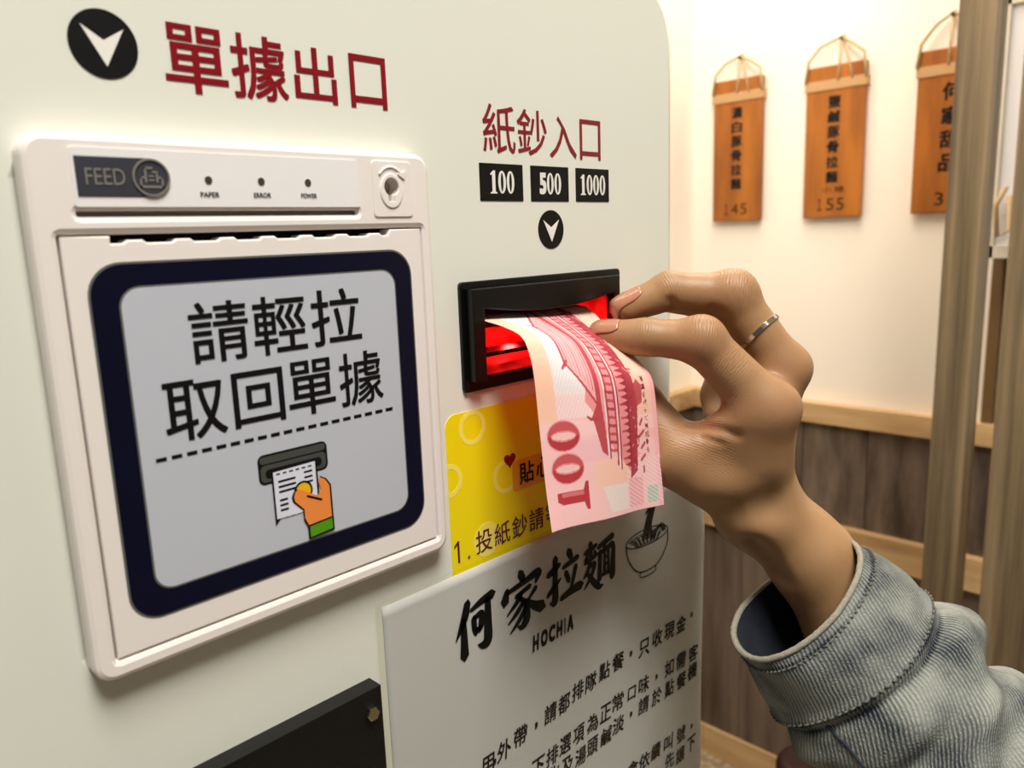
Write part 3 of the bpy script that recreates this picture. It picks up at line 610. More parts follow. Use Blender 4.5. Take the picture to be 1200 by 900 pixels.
fine = 0.5+0.5*np.sin((sg*0.9+tg*1.6)*2.1); fine2 = 0.5+0.5*np.sin((sg*1.7-tg*1.0)*2.0)
RED, DEEP, ROSE, PEACH, PALE = (186, 66, 76), (160, 40, 54), (238, 160, 164), (250, 200, 170), (236, 230, 230)
patch(rect(0, 9, 40, 140), PEACH, 0.8); patch(rect(9, 34, 50, 140), (226, 222, 224), 0.85); patch(rect(9, 30, 41, 52), (246, 214, 214), 0.6)
patch(rect(34, 70, 30, 140), (242, 178, 170), 0.55); patch(rect(56, 70, 36, 140), PEACH, 0.55)
patch(rect(26, 50, 12, 24), PEACH, 0.6); patch(rect(14, 46, 24, 32), (244, 186, 196), 0.6); patch(rect(0, 70, 34, 40), (250, 206, 204), 0.6)
patch(poly([(34, 2), (46, 2), (46, 13), (30, 13)]), (238, 228, 220), 0.8); patch(rect(47, 57, 2, 14), (240, 158, 168), 0.75)
patch(rect(60, 67, 2.5, 9.5), (170, 196, 176), 0.9); patch(rect(67, 70, 0, 60), (246, 170, 184), 0.6)
patch(rect(46, 70, 2, 22) & (fine > 0.72), (250, 230, 226), 0.6); patch(rect(30, 46, 2, 13) & (fine2 > 0.7), (224, 206, 200), 0.6)
patch(rect(9, 34, 41, 140) & (fine2 > 0.75), (250, 246, 246), 0.35)
tower = lambda t0, t1, s0, s1, col, a=1.0: patch(rect(s0, s1, t0, t1), col, a)
# building lying on its side, ridge towards small s
patch(poly([(24, 47), (27, 60), (27, 92), (24, 104), (20, 112), (30, 112), (42, 108), (50, 100), (54, 30), (50, 16), (44, 22), (36, 30), (32, 38)]), (232, 140, 146), 0.9)
patch(poly([(17.5, 62), (30, 46), (34, 46), (31, 62), (31, 84), (34, 104), (30, 104), (17.5, 84)]), (238, 170, 174), 0.9)
for a, b, w in (((17.5, 62), (32, 44), 1.1), ((17.5, 84), (32, 106), 1.1), ((17.2, 61), (17.2, 85), 1.0), ((15.4, 60), (18.5, 63), 1.2), ((15.4, 86), (18.5, 83), 1.2)): patch(seg(a, b, w), RED, 0.9)
for k in range(7): patch(seg((19+k*1.7, 62-k*1.8), (19+k*1.7, 84+k*2.0), 0.45), RED, 0.55)
patch(poly([(27, 41), (31, 27), (35, 24.5), (34, 33), (33, 45), (33, 105), (31, 112), (30, 104), (30.5, 46)]), RED, 0.92)
for a, b, w in (((26, 40), (30, 40), 1.2), ((24.5, 41), (26.5, 40), 1.0)): patch(seg(a, b, w), RED)
patch(seg((34.6, 25), (36.6, 112), 0.8), PALE, 0.8); patch(seg((35.8, 24), (37.6, 112), 0.9), DEEP, 0.8)
for k in range(26):
    t0 = 27+k*3.3; patch(seg((36.6+0.02*k, t0), (40.2, t0-0.4), 1.2), DEEP if k % 2 else RED, 0.75)
patch(seg((40.6, 21), (42.6, 114), 1.1), RED); patch(seg((41.8, 20), (43.8, 114), 0.8), PALE, 0.85); patch(seg((42.8, 19), (44.6, 114), 0.9), DEEP, 0.85)
for k in range(34):
    t0 = 20+k*2.75; L0 = 2.2+1.6*rng.random(); patch(poly([(50.5, t0-1.2), (50.5, t0+1.4), (50.5-L0*1.6, t0+0.2)]), DEEP, 0.9)
    if k % 2: patch(seg((44.8, t0), (48.2, t0), 0.9), RED, 0.7)
patch(poly([(49, 14), (54, 17), (55, 30), (56.5, 44), (55, 60), (56, 80), (54, 100), (49, 112), (50, 60)]), DEEP, 0.82)
for k in range(60):
    a = np.array([51+6*rng.random(), 14+90*rng.random()]); patch(seg(a, a+rng.normal(0, 1.0, 2), 0.7), DEEP if k % 3 else (236, 150, 150), 0.8)
patch(poly([(55, 43), (60, 45), (61, 52), (58, 55), (55, 52)]), RED, 0.85)
for k in range(5): patch(seg((56+rng.random()*3, 16+k*5), (58+rng.random()*2, 18+k*5), 1.3), DEEP, 0.7)
# large numerals, reading from the free end upwards
def oval(cs, ct, rs, rt): return ((sg-cs)/rs)**2+((tg-ct)/rt)**2 <= 1
for ct, cs in ((22.2, 12.2), (34.6, 11.4)):
    patch(oval(cs, ct, 8.4, 6.0), (232, 150, 156), 0.9); patch(oval(cs, ct, 7.9, 5.5), (186, 58, 66), 1.0)
    hi = oval(cs, ct, 7.9, 5.5) & (tg > ct); patch(hi, (214, 104, 108), 0.6)
    patch(oval(cs, ct, 6.3, 2.1), (232, 140, 144), 1.0); patch(oval(cs, ct, 5.8, 1.4), (246, 196, 196), 1.0)
patch(poly([(5.5, 10.2), (8.5, 8.6), (19.2, 8.6), (20.4, 5.6), (22, 5.6), (22, 16.6), (20.4, 16.6), (19.2, 13.4), (9.4, 13.4), (5.5, 13.4)]), (186, 58, 66)); patch(rect(8, 19.2, 11.6, 13.0), (226, 128, 132), 0.8)
def stamp(body, s0, s1, t0, t1, rgb, a):
    """print writing that reads towards growing t, its tops towards small s"""
    V, Fc = glyphs(body); V = fit(V, 0, 1, 0, 1)
    for f in Fc:
        for j in range(1, len(f)-1):
            tri = V[[f[0], f[j], f[j+1]]][:, :2]; P = np.stack([s1-(s1-s0)*tri[:, 1], t0+(t1-t0)*tri[:, 0]], 1)
            lo, hi2 = P.min(0)-0.3, P.max(0)+0.3
            i0, i1 = np.searchsorted(S*70, [lo[0], hi2[0]]); j0, j1 = np.searchsorted(ts*1000, [lo[1], hi2[1]])
            if i1 <= i0 or j1 <= j0: continue
            x, y = sg[j0:j1, i0:i1], tg[j0:j1, i0:i1]; (ax, ay), (bx_, by), (cx, cy2) = P
            d1 = (x-bx_)*(ay-by)-(ax-bx_)*(y-by); d2 = (x-cx)*(by-cy2)-(bx_-cx)*(y-cy2); d3 = (x-ax)*(cy2-ay)-(cx-ax)*(y-ay)
            ins = ~(((d1 < -0.02) | (d2 < -0.02) | (d3 < -0.02)) & ((d1 > 0.02) | (d2 > 0.02) | (d3 > 0.02)))
            IMG[j0:j1, i0:i1][ins] = IMG[j0:j1, i0:i1][ins]*(1-a)+np.array(rgb)*a
for k, g in enumerate('中華民國八十九年製版'): stamp(g, 61.0, 63.0, 24+k*3.3, 26.1+k*3.3, (120, 40, 60), 0.9)
idx = np.arange(NTT*NS).reshape(NTT, NS)
Fq = np.stack([idx[:-1, :-1], idx[:-1, 1:], idx[1:, 1:], idx[1:, :-1]], -1).reshape(-1, 4)
nm = bpy.data.meshes.new('banknote'); nm.from_pydata(VX.reshape(-1, 3).tolist(), [], Fq.tolist()); nm.update()
ca = nm.color_attributes.new('print', 'FLOAT_COLOR', 'POINT'); v = IMG.reshape(-1, 3)/255.0
v = np.where(v <= 0.04045, v/12.92, ((v+0.055)/1.055)**2.4); ca.data.foreach_set('color', np.hstack([v, np.ones((len(v), 1))]).ravel())
def note_mat():
    m, nt, b = new_mat('banknote_print'); at = node(nt, 'ShaderNodeAttribute', attribute_name='print'); nt.links.new(at.outputs['Color'], b.inputs['Base Color'])
    tc = node(nt, 'ShaderNodeTexCoord'); nz = node(nt, 'ShaderNodeTexNoise', Scale=900.0, Detail=2.0); nt.links.new(tc.outputs['Object'], nz.inputs['Vector'])
    bp = node(nt, 'ShaderNodeBump', Strength=0.12, Distance=0.0005); nt.links.new(nz.outputs['Fac'], bp.inputs['Height']); nt.links.new(bp.outputs['Normal'], b.inputs['Normal'])
    b.inputs['Roughness'].default_value = 0.6; b.inputs['Specular IOR Level'].default_value = 0.3; return m
note = link('banknote', nm, note_mat(), None, True)
so = note.modifiers.new('thickness', 'SOLIDIFY'); so.thickness = 0.00015; so.offset = 0
tag(note, 'pink and red 100 banknote bending out of the slot, pinched by fingers', 'banknote')

# ================================================================== the person: right hand and forearm in a denim sleeve
# joints are read off as pixel + distance from the lens (metres along the view axis), then turned into places in the room
def J(px, py, d): return np.array([(px-600)/F*d, -(py-450)/F*d, d])
def to_world(P): P = np.asarray(P); return CAM + P[..., :1]*RT + P[..., 1:2]*UP + P[..., 2:3]*FW
def cone(P, a, b, ra, rb):
    ab = b-a; h = np.clip(((P-a)@ab)/(ab@ab), 0, 1)
    q = P-a-h[..., None]*ab
    return np.sqrt((q*q).sum(-1))-(ra+(rb-ra)*h)
def slab(P, a, b, c, r):
    """rounded triangle"""
    ba, cb, ac = b-a, c-b, a-c; n = np.cross(ba, ac); pa, pb, pc = P-a, P-b, P-c
    def e(p, d): h = np.clip((p@d)/(d@d), 0, 1); q = p-h[..., None]*d; return (q*q).sum(-1)
    s = np.sign(pa@np.cross(ba, n))+np.sign(pb@np.cross(cb, n))+np.sign(pc@np.cross(ac, n))
    out = np.minimum(np.minimum(e(pa, ba), e(pb, cb)), e(pc, ac)); pl = (pa@n)**2/(n@n)
    return np.sqrt(np.where(s < 2, out, pl))-r
def smin(a, b, k):
    h = np.clip(0.5+0.5*(b-a)/k, 0, 1); return b*(1-h)+a*h-k*h*(1-h)
mmr = 0.001
IX = [J(708, 392, .3335), J(757, 395, .329), J(822, 400, .324), J(900, 480, .327)]; IR = [6.2, 7.3, 9.3, 11.6]
MD = [J(731, 360, .3435), J(784, 341, .343), J(856, 347, .341), J(918, 434, .343)]; MR = [5.5, 8.0, 10.3, 11.0]
RG = [J(748, 352, .363), J(792, 347, .362), J(852, 362, .360), J(900, 452, .358)]; RR = [5.0, 7.0, 8.8, 10.4]
PK = [J(842, 488, .364), J(841, 464, .372), J(848, 430, .376), J(890, 470, .372)]; PR = [6.8, 7.4, 7.8, 9.6]
TH = [J(716, 424, .349), J(748, 468, .351), J(792, 533, .342), J(862, 580, .340)]; TR = [7.4, 9.4, 13.6, 14.0]
WR = [J(880, 590, .346), J(880, 598, .358)]
FA = [J(906, 606, .350), J(951, 656, .350), J(1000, 735, .350), J(1070, 860, .348)]
def finger(P, js, rs, k=4):
    d = None
    for i in range(3):
        c = cone(P, js[i], js[i+1], rs[i]*mmr, rs[i+1]*mmr*(0.97 if i == 2 else 1)); d = c if d is None else smin(d, c, 0.004)
    return d
def sphere(P, c, r): q = P-c; return np.sqrt((q*q).sum(-1))-r*mmr
def lerp(a, b, t): return a*(1-t)+b*t
def hand_base(P):
    fi = finger(P, IX, IR); fi = smin(fi, sphere(P, lerp(IX[1], IX[2], 0.95)+np.array([0.0008, 0.0010, -0.0008]), 8.6), 0.005)
    fi = smin(fi, cone(P, lerp(IX[0], IX[1], 0.0)+np.array([0.001, -0.0014, 0.0006]), lerp(IX[0], IX[1], 0.6)+np.array([0, -0.0012, 0]), 0.0056, 0.0066), 0.003)
    fm = finger(P, MD, MR); fm = smin(fm, sphere(P, MD[2]+np.array([0.0016, 0.0008, -0.0005]), 9.8), 0.005)
    fm = smin(fm, cone(P, lerp(MD[0], MD[1], 0.1)+np.array([0.001, -0.002, 0.0]), lerp(MD[0], MD[1], 0.6)+np.array([0, -0.0012, 0]), 0.0050, 0.0064), 0.003)
    fr = finger(P, RG, RR); fp = finger(P, PK, PR)
    ft = finger(P, TH, TR)
    F1 = smin(smin(fi, fm, 0.0012), smin(fr, fp, 0.001), 0.001)
    # palm: metacarpals, back of the hand, thenar web, wrist
    pm = cone(P, IX[3], WR[0], 0.0112, 0.0160)
    pm = smin(pm, cone(P, MD[3]+np.array([-0.002, 0, 0]), WR[0]+np.array([0.001, 0, 0.004]), 0.0104, 0.0155), 0.007)
    pm = smin(pm, cone(P, RG[3], WR[1], 0.0100, 0.0155), 0.008); pm = smin(pm, cone(P, PK[3], WR[1]+np.array([0, 0, .006]), 0.0095, 0.0145), 0.008)
    pm = smin(pm, slab(P, IX[3]+np.array([-0.009, -0.004, 0.0]), TH[2]+np.array([0.004, -0.002, 0]), TH[3]+np.array([0.002, 0.001, 0]), 0.0098), 0.006)
    pm = smin(pm, slab(P, IX[3]+np.array([-0.003, 0, 0]), RG[3], WR[1], 0.0100), 0.008)
    pm = smin(pm, sphere(P, IX[3]+np.array([0.0040, 0.0012, -0.0010]), 8.4), 0.004)
    pm = smin(pm, sphere(P, MD[3]+np.array([0.0030, 0.0020, 0]), 8.4), 0.004)
    fa = cone(P, FA[0]+np.array([-0.003, 0.002, -0.001]), FA[1], 0.0160, 0.0176)
    fa = smin(fa, cone(P, FA[0]+np.array([0.001, 0.0, 0.008]), FA[1]+np.array([0.001, 0.001, 0.006]), 0.0150, 0.0170), 0.008)
    fa = smin(fa, cone(P, FA[1], FA[2], 0.0178, 0.0200), 0.006); fa = smin(fa, cone(P, FA[2], FA[3], 0.0200, 0.0235), 0.006)
    fa = smin(fa, sphere(P, J(940, 622, .353), 8.5), 0.010)
    pm = smin(pm, fa, 0.010)
    H = smin(pm, F1, 0.0060); H = smin(H, ft, 0.007)
    return H
def skin_at(px, py):
    """where the line of sight through a pixel first meets the hand"""
    d = 0.29
    for _ in range(60):
        v = hand_base(J(px, py, d)[None])[0]
        if v < 0.0001: break
        d += v*0.9
    return J(px, py, d)
FOLDS = [([(808, 499), (826, 500), (846, 504), (864, 510)], 0.0009), ([(822, 512), (846, 520)], -0.0004),
         ([(786, 352), (790, 361)], 0.0006), ([(836, 362), (846, 366)], 0.0006), ([(850, 607), (876, 603), (902, 594)], 0.0022, 0.016), ([(884, 640), (912, 676)], 0.0004, 0.010)]
FOLDS = [([skin_at(*p) for p in f[0]], f[1], f[2] if len(f) > 2 else 0.0034) for f in FOLDS]
def hand_sdf(P):
    H = hand_base(P)
    for pts, r, kk in FOLDS:
        g = None
        for a_, b_ in zip(pts, pts[1:]):
            c_ = cone(P, a_, b_, r, r); g = c_ if g is None else np.minimum(g, c_)
        H = -smin(-H, g, kk)
    return H
def surface_nets(fn, lo, hi, h):
    ax = [np.arange(l, u, h) for l, u in zip(lo, hi)]; nx, ny, nz = map(len, ax)
    Val = np.empty((nx, ny, nz), np.float32); Gy, Gz = np.meshgrid(ax[1], ax[2], indexing='ij')
    for i0 in range(0, nx, 8):
        xs = ax[0][i0:i0+8]; P = np.empty((len(xs), ny, nz, 3)); P[..., 0] = xs[:, None, None]; P[..., 1] = Gy; P[..., 2] = Gz
        Val[i0:i0+8] = fn(P)
    sgn = Val < 0; cs = np.zeros((nx-1, ny-1, nz-1), np.int8)
    for a in (0, 1):
        for b in (0, 1):
            for c in (0, 1): cs += sgn[a:nx-1+a, b:ny-1+b, c:nz-1+c]
    act = np.argwhere((cs > 0) & (cs < 8)); idm = -np.ones(cs.shape, np.int64); idm[tuple(act.T)] = np.arange(len(act))
    acc_ = np.zeros((len(act), 3)); cnt = np.zeros(len(act)); corners = [(a, b, c) for a in (0, 1) for b in (0, 1) for c in (0, 1)]
    for u in corners:
        for k in range(3):
            if u[k]: continue
            v = list(u); v[k] = 1
            f0 = Val[tuple((act+u).T)].astype(float); f1 = Val[tuple((act+v).T)].astype(float); m = (f0 < 0) != (f1 < 0)
            t = np.where(m, f0/(f0-f1+1e-20), 0); p = np.array(u, float)+t[:, None]*(np.array(v)-np.array(u)); acc_[m] += p[m]; cnt[m] += 1
    V = np.array([a[0] for a in ax])+(act+acc_/cnt[:, None])*h; Q = []
    for k in range(3):
        s0 = [slice(None)]*3; s1 = [slice(None)]*3; s0[k] = slice(0, -1); s1[k] = slice(1, None)
        a0 = sgn[tuple(s0)]; a1 = sgn[tuple(s1)]; e = np.argwhere(a0 != a1); i, j = (k+1) % 3, (k+2) % 3
        e = e[(e[:, i] > 0) & (e[:, j] > 0) & (e[:, i] < cs.shape[i]) & (e[:, j] < cs.shape[j]) & (e[:, k] < cs.shape[k])]
        ei = np.eye(3, dtype=int)[i]; ej = np.eye(3, dtype=int)[j]
        q = np.stack([idm[tuple((e-ei-ej).T)], idm[tuple((e-ej).T)], idm[tuple(e.T)], idm[tuple((e-ei).T)]], 1)
        fl = a1[tuple(e.T)]; q[fl] = q[fl][:, ::-1]; Q.append(q[(q >= 0).all(1)])
    return V, np.vstack(Q)
def grad(fn, P, e=0.0004):
    g = np.stack([fn(P+np.eye(3)[k]*e)-fn(P-np.eye(3)[k]*e) for k in range(3)], -1); return g/(np.linalg.norm(g, axis=-1, keepdims=True)+1e-12)
HV, HQ = surface_nets(hand_sdf, (0.034, -0.165, 0.305), (0.185, 0.063, 0.405), 0.00115)
for _ in range(2): HV = HV-grad(hand_sdf, HV)*hand_sdf(HV)[:, None]
NRM = grad(hand_sdf, HV)
# skin folds: a coordinate along each finger and a weight near the joints, both used by the skin's fine relief
fu = np.zeros(len(HV)); fw = np.zeros(len(HV)); blush = np.zeros(len(HV))
def crease(c, axis, sig, amp, face=None, rad=0.013):
    axis = axis/np.linalg.norm(axis); q = HV-c; al = q@axis; dist = np.linalg.norm(q-al[:, None]*axis, axis=1)
    wgt = amp*np.exp(-(al/sig)**2)*(dist < rad)
    if face is not None: wgt = wgt*np.clip(NRM@face/np.linalg.norm(face)+0.1, 0, 1)
    m = wgt > fw; fu[m] = al[m]*1000; fw[m] = wgt[m]
up_ = np.array([0.2, 1.0, -0.7])
crease(IX[1], IX[1]-IX[0], 0.0030, 0.8, up_); crease(lerp(IX[1], IX[2], 0.94), np.array([0.9, -0.25, 0]), 0.0075, 1.0, up_)
crease(MD[1], MD[1]-MD[0], 0.0030, 0.8, up_); crease(MD[2], np.array([0.9, -0.2, 0]), 0.0065, 1.0, up_, 0.016)
crease(lerp(IX[2], IX[3], 0.35), IX[3]-IX[2], 0.012, 0.35); crease(TH[2]+np.array([0.010, 0.006, 0]), np.array([0.35, 0.9, 0.0]), 0.009, 0.35, None, 0.022)
crease(J(845, 492, .335), np.array([0.2, 1, 0]), 0.004, 0.9, None, 0.012)
for c, r in ((IX[0], .010), (MD[0], .010), (IX[2], .010), (MD[2], .011), (IX[3], .013), (MD[3], .013), (TH[2]+np.array([.012, .006, 0]), .012)):
    blush = np.maximum(blush, np.exp(-((HV-c)**2).sum(1)/(2*r*r*0.7)))
wp = to_world(HV)
hm = bpy.data.meshes.new('person'); hm.from_pydata(wp.tolist(), [], HQ.tolist()); hm.update()
for nme, arr in (('fold_u', fu), ('fold_w', fw), ('blush', blush)):
    a_ = hm.attributes.new(nme, 'FLOAT', 'POINT'); a_.data.foreach_set('value', arr.astype(np.float32))
def skin():
    m, nt, b = new_mat('skin'); L = nt.links
    tc = node(nt, 'ShaderNodeTexCoord'); A = lambda n: node(nt, 'ShaderNodeAttribute', attribute_name=n)
    n1 = node(nt, 'ShaderNodeTexNoise', Scale=60.0, Detail=3.0); L.new(tc.outputs['Object'], n1.inputs['Vector'])
    mx = node(nt, 'ShaderNodeMix', data_type='RGBA'); mx.inputs[6].default_value = (*lin((152, 115, 79)), 1); mx.inputs[7].default_value = (*lin((168, 131, 94)), 1); L.new(n1.outputs['Fac'], mx.inputs[0])
    m2 = node(nt, 'ShaderNodeMix', data_type='RGBA'); m2.inputs[7].default_value = (*lin((162, 108, 80)), 1); L.new(mx.outputs[2], m2.inputs[6])
    mb_ = node(nt, 'ShaderNodeMath', operation='MULTIPLY'); mb_.inputs[1].default_value = 0.45; L.new(A('blush').outputs['Fac'], mb_.inputs[0]); L.new(mb_.outputs[0], m2.inputs[0]); L.new(m2.outputs[2], b.inputs['Base Color'])
    b.inputs['Roughness'].default_value = 0.45; b.inputs['Specular IOR Level'].default_value = 0.35
    b.inputs['Subsurface Weight'].default_value = 0.25; b.inputs['Subsurface Radius'].default_value = (1.0, 0.35, 0.15); b.inputs['Subsurface Scale'].default_value = 0.003
    n2 = node(nt, 'ShaderNodeTexNoise', Scale=180.0, Detail=2.0); L.new(tc.outputs['Object'], n2.inputs['Vector'])
    ph = node(nt, 'ShaderNodeMath', operation='MULTIPLY_ADD'); ph.inputs[1].default_value = 5.5; L.new(A('fold_u').outputs['Fac'], ph.inputs[0])
    jit = node(nt, 'ShaderNodeMath', operation='MULTIPLY'); jit.inputs[1].default_value = 16.0; L.new(n2.outputs['Fac'], jit.inputs[0]); L.new(jit.outputs[0], ph.inputs[2])
    sn = node(nt, 'ShaderNodeMath', operation='SINE'); L.new(ph.outputs[0], sn.inputs[0])
    fo = node(nt, 'ShaderNodeMath', operation='MULTIPLY'); L.new(sn.outputs[0], fo.inputs[0]); L.new(A('fold_w').outputs['Fac'], fo.inputs[1])
    v = node(nt, 'ShaderNodeTexVoronoi', Scale=900.0); L.new(tc.outputs['Object'], v.inputs['Vector'])
    hh = node(nt, 'ShaderNodeMath', operation='MULTIPLY_ADD'); hh.inputs[1].default_value = 0.35; L.new(v.outputs['Distance'], hh.inputs[0]); L.new(fo.outputs[0], hh.inputs[2])
    bp = node(nt, 'ShaderNodeBump', Strength=0.2, Distance=0.0004); L.new(hh.outputs[0], bp.inputs['Height']); L.new(bp.outputs['Normal'], b.inputs['Normal'])
    return m
person = link('person', hm, skin(), None, True)
tag(person, 'person in a light denim jacket reaching in to pinch the banknote, ring on finger', 'person')
# ---- fingernails follow the finger's own surface
def nail(c, ax, nr, ln_, wd, label, over=0.0):
    ax = ax/np.linalg.norm(ax); nr = nr-ax*(nr@ax); nr /= np.linalg.norm(nr); sd = np.cross(ax, nr)
    na, nb = 15, 15; V = []
    for i in range(na):
        for j in range(nb):
            u = -1+2*i/(na-1); q = -1+2*j/(nb-1)
            wdt = (1-max(0, -u)**3*0.35)*(math.sqrt(max(0.0, 1-max(0, u-0.55)**2/0.21)) if u > 0.55 else 1.0)
            p0 = c+ax*u*ln_/2+sd*q*wdt*wd/2
            t_ = 0.014; p = p0+nr*t_
            for _ in range(40):
                d = hand_sdf(p[None])[0]
                if d < 0.00002 or t_ < -0.012: break
                t_ -= max(d*0.8, 0.00002); p = p0+nr*t_
            V.append(p+nr*0.00035*(1-0.5*q*q))
    V = np.array(V)
    if over:                                             # free edge: keep the last rows straight instead of dropping over the fingertip
        R0 = V.reshape(na, nb, 3); k = int(na*0.72); st_ = R0[k]-R0[k-2]
        for i in range(k+1, na): R0[i] = lerp(R0[i], R0[k]+st_*(i-k)/2.0*0.9, over)
        V = R0.reshape(-1, 3)
    Fc = [(i*nb+j, i*nb+j+1, (i+1)*nb+j+1, (i+1)*nb+j) for i in range(na-1) for j in range(nb-1)]
    o = raw('fingernail', to_world(V), Fc, 'nail', person, True); s_ = o.modifiers.new('thickness', 'SOLIDIFY'); s_.thickness = 0.0005; s_.offset = 0
    return o
nail(lerp(IX[0], IX[1], 0.02)+np.array([0.0, 0.0, 0.0]), IX[0]-IX[1], np.array([-0.15, 0.75, -0.75]), 0.0125, 0.0090, '', 0.5)
nail(lerp(MD[0], MD[1], 0.06), MD[0]-MD[1], np.array([-0.2, 0.8, -0.65]), 0.0150, 0.0092, '', 0.7)
nail(lerp(RG[0], RG[1], 0.04), RG[0]-RG[1], np.array([-0.2, 0.9, -0.3]), 0.0120, 0.0085, '', 0.6)
# ---- ring on the middle finger
rc = lerp(MD[2], MD[3], 0.52); rax = MD[3]-MD[2]; rax /= np.linalg.norm(rax); rax = rax+np.array([0.10, 0.05, -0.32]); rax /= np.linalg.norm(rax)
e1 = np.cross(rax, [0, 0, 1.0]); e1 /= np.linalg.norm(e1); e2 = np.cross(rax, e1); nR = 64; V = []
for i in range(nR):
    dr = e1*math.cos(2*math.pi*i/nR)+e2*math.sin(2*math.pi*i/nR); p = rc.copy(); lo_, hi_ = 0.004, 0.018
    for _ in range(22):
        md = (lo_+hi_)/2
        if finger((rc+dr*md)[None], MD, MR)[0] < 0: lo_ = md
        else: hi_ = md
    rd = min(lo_, 0.0135)
    for da, drr in ((-0.0011, 0.0001), (-0.0009, 0.0010), (0.0009, 0.0010), (0.0011, 0.0001)): V.append(rc+dr*(rd+drr)+rax*da)
Fc = [(i*4+k, i*4+(k+1) % 4, ((i+1) % nR)*4+(k+1) % 4, ((i+1) % nR)*4+k) for i in range(nR) for k in range(4)]
rg = raw('finger_ring', to_world(np.array(V)), Fc, 'silver', person); rg['label'] = 'slim polished silver band'

# ---- denim sleeve: stations along the arm, each given by its two outline points, how far its near side bulges, distance and half depth
ST = [  # left outline, right outline, near-side shift, distance, half depth
    ((869, 760), (997, 645), (24, 28), .3400, .0290),
    ((884, 794), (1030, 657), (29, 30), .3390, .0315),
    ((900, 824), (1063, 678), (35, 32), .3380, .0325),
    ((920, 848), (1092, 708), (39, 33), .3365, .0330),
    ((940, 872), (1126, 716), (42, 37), .3350, .0360),
    ((970, 905), (1154, 744), (46, 42), .3330, .0390),
    ((1000, 942), (1166, 780), (44, 40), .3300, .0400),
    ((1030, 980), (1180, 794), (46, 44), .3270, .0400),
    ((1062, 1018), (1212, 802), (48, 48), .3240, .0400),
    ((1100, 1060), (1262, 835), (48, 50), .3200, .0410),
    ((1200, 1140), (1360, 910), (48, 50), .3120, .0420),
    ((1330, 1240), (1490, 1010), (48, 50), .3040, .0430),
    ((1480, 1350), (1640, 1120), (48, 50), .2960, .0430)]
NTH, NV = 192, 190
tt = np.linspace(0, len(ST)-1, NV); tt = (len(ST)-1)*(tt/(len(ST)-1))**1.15
AL = catmull([s[0] for s in ST], tt); AR = catmull([s[1] for s in ST], tt); AO = catmull([s[2] for s in ST], tt); AD = catmull([(s[3], s[4]) for s in ST], tt)
SV = np.zeros((NV, NTH, 3)); th = np.linspace(0, 2*math.pi, NTH, endpoint=False)
for i in range(NV):
    d, hb = AD[i]; c = (AL[i]+AR[i])/2; hx = (AR[i]-AL[i])/2
    q = c+np.cos(th)[:, None]*hx+np.sin(th)[:, None]*AO[i]; dd = d-hb*np.sin(th)
    SV[i] = np.stack([(q[:, 0]-600)/F*dd, -(q[:, 1]-450)/F*dd, dd], 1)
# the cuff's mouth is a drop shape: the arm lies against its right end
RIM = [(1001, 634), (1011, 650), (1006, 680), (980, 723), (943, 756), (915, 770), (888, 776), (866, 765), (856, 742), (868, 711), (902, 681), (942, 655), (978, 637)]
RK = np.array([0, .35, .75, 1.2, 1.65, 1.95, 2.3, 2.75, math.pi, 3.7, 4.35, 5.0, 5.7]); rp = np.array(RIM, float)
rx, ry = (np.interp(th, np.append(RK, 2*math.pi), np.append(rp[:, k], rp[0, k])) for k in (0, 1))
for _ in range(6): rx, ry = ((np.roll(q, 3)+np.roll(q, -3)+2*q)/4 for q in (rx, ry))
dr_ = np.array([J(x, y, .340-.029*math.sin(a)) for x, y, a in zip(rx, ry, th)])-SV[0]
for i in range(NV): SV[i] += dr_*max(0.0, 1-tt[i]/3.2)**1.3
# folds in the loose part behind the cuff
ctr = SV.mean(1, keepdims=True); rad_ = SV-ctr; rn = rad_/np.linalg.norm(rad_, axis=2, keepdims=True)
dv = np.concatenate([[0], np.cumsum(np.linalg.norm(np.diff(ctr[:, 0], axis=0), axis=1))])
lenv = dv[:, None]; T = th[None, :]; CUFF = dv[np.argmin(abs(tt-3.0))]
loose = np.clip((lenv-CUFF)/0.012, 0, 1)
def ridge(x): return np.exp(-x*x)
fold = 0.0030*np.sin(3*T+lenv*95+0.6)*np.sin(lenv*70+T) + 0.0022*np.sin(5*T-lenv*150)
fold += 0.0042*ridge((lenv-CUFF-0.016-0.010*np.cos(T-0.8))/0.008)-0.0052*ridge((lenv-CUFF-0.037+0.014*np.cos(T-1.3))/0.006)+0.0040*ridge((lenv-CUFF-0.052+0.012*np.cos(T-1.3))/0.010)
cuffw = 0.0007*np.sin(4*T+lenv*60)*np.clip(lenv/0.01, 0, 1)+0.0012*ridge((lenv-CUFF+0.004)/0.003)-0.0016*ridge((lenv-CUFF-0.0015)/0.0022)
SV = SV+rn*((0.75*fold*loose+cuffw)[..., None])
circ_len = np.linalg.norm(np.diff(np.concatenate([SV, SV[:, :1]], 1), axis=1), axis=2).mean()*NTH
def closed_grid(P, i0, i1):
    n = i1-i0; V = P[i0:i1].reshape(-1, 3); F4 = [(i*NTH+j, i*NTH+(j+1) % NTH, (i+1)*NTH+(j+1) % NTH, (i+1)*NTH+j) for i in range(n-1) for j in range(NTH)]; return V, F4
V, F4 = closed_grid(SV, 0, NV)
sm = bpy.data.meshes.new('denim_sleeve'); sm.from_pydata(to_world(V).tolist(), [], F4); sm.update()
uvl = sm.uv_layers.new(name='cloth'); uvd = np.zeros((len(sm.loops), 2), np.float32); lv = np.zeros(len(sm.loops), np.int32); sm.loops.foreach_get('vertex_index', lv)
ii, jj = lv//NTH, lv % NTH
first = np.repeat(np.array([f[0] % NTH for f in F4]), 4); jw = np.where((first == NTH-1) & (jj == 0), NTH, jj)
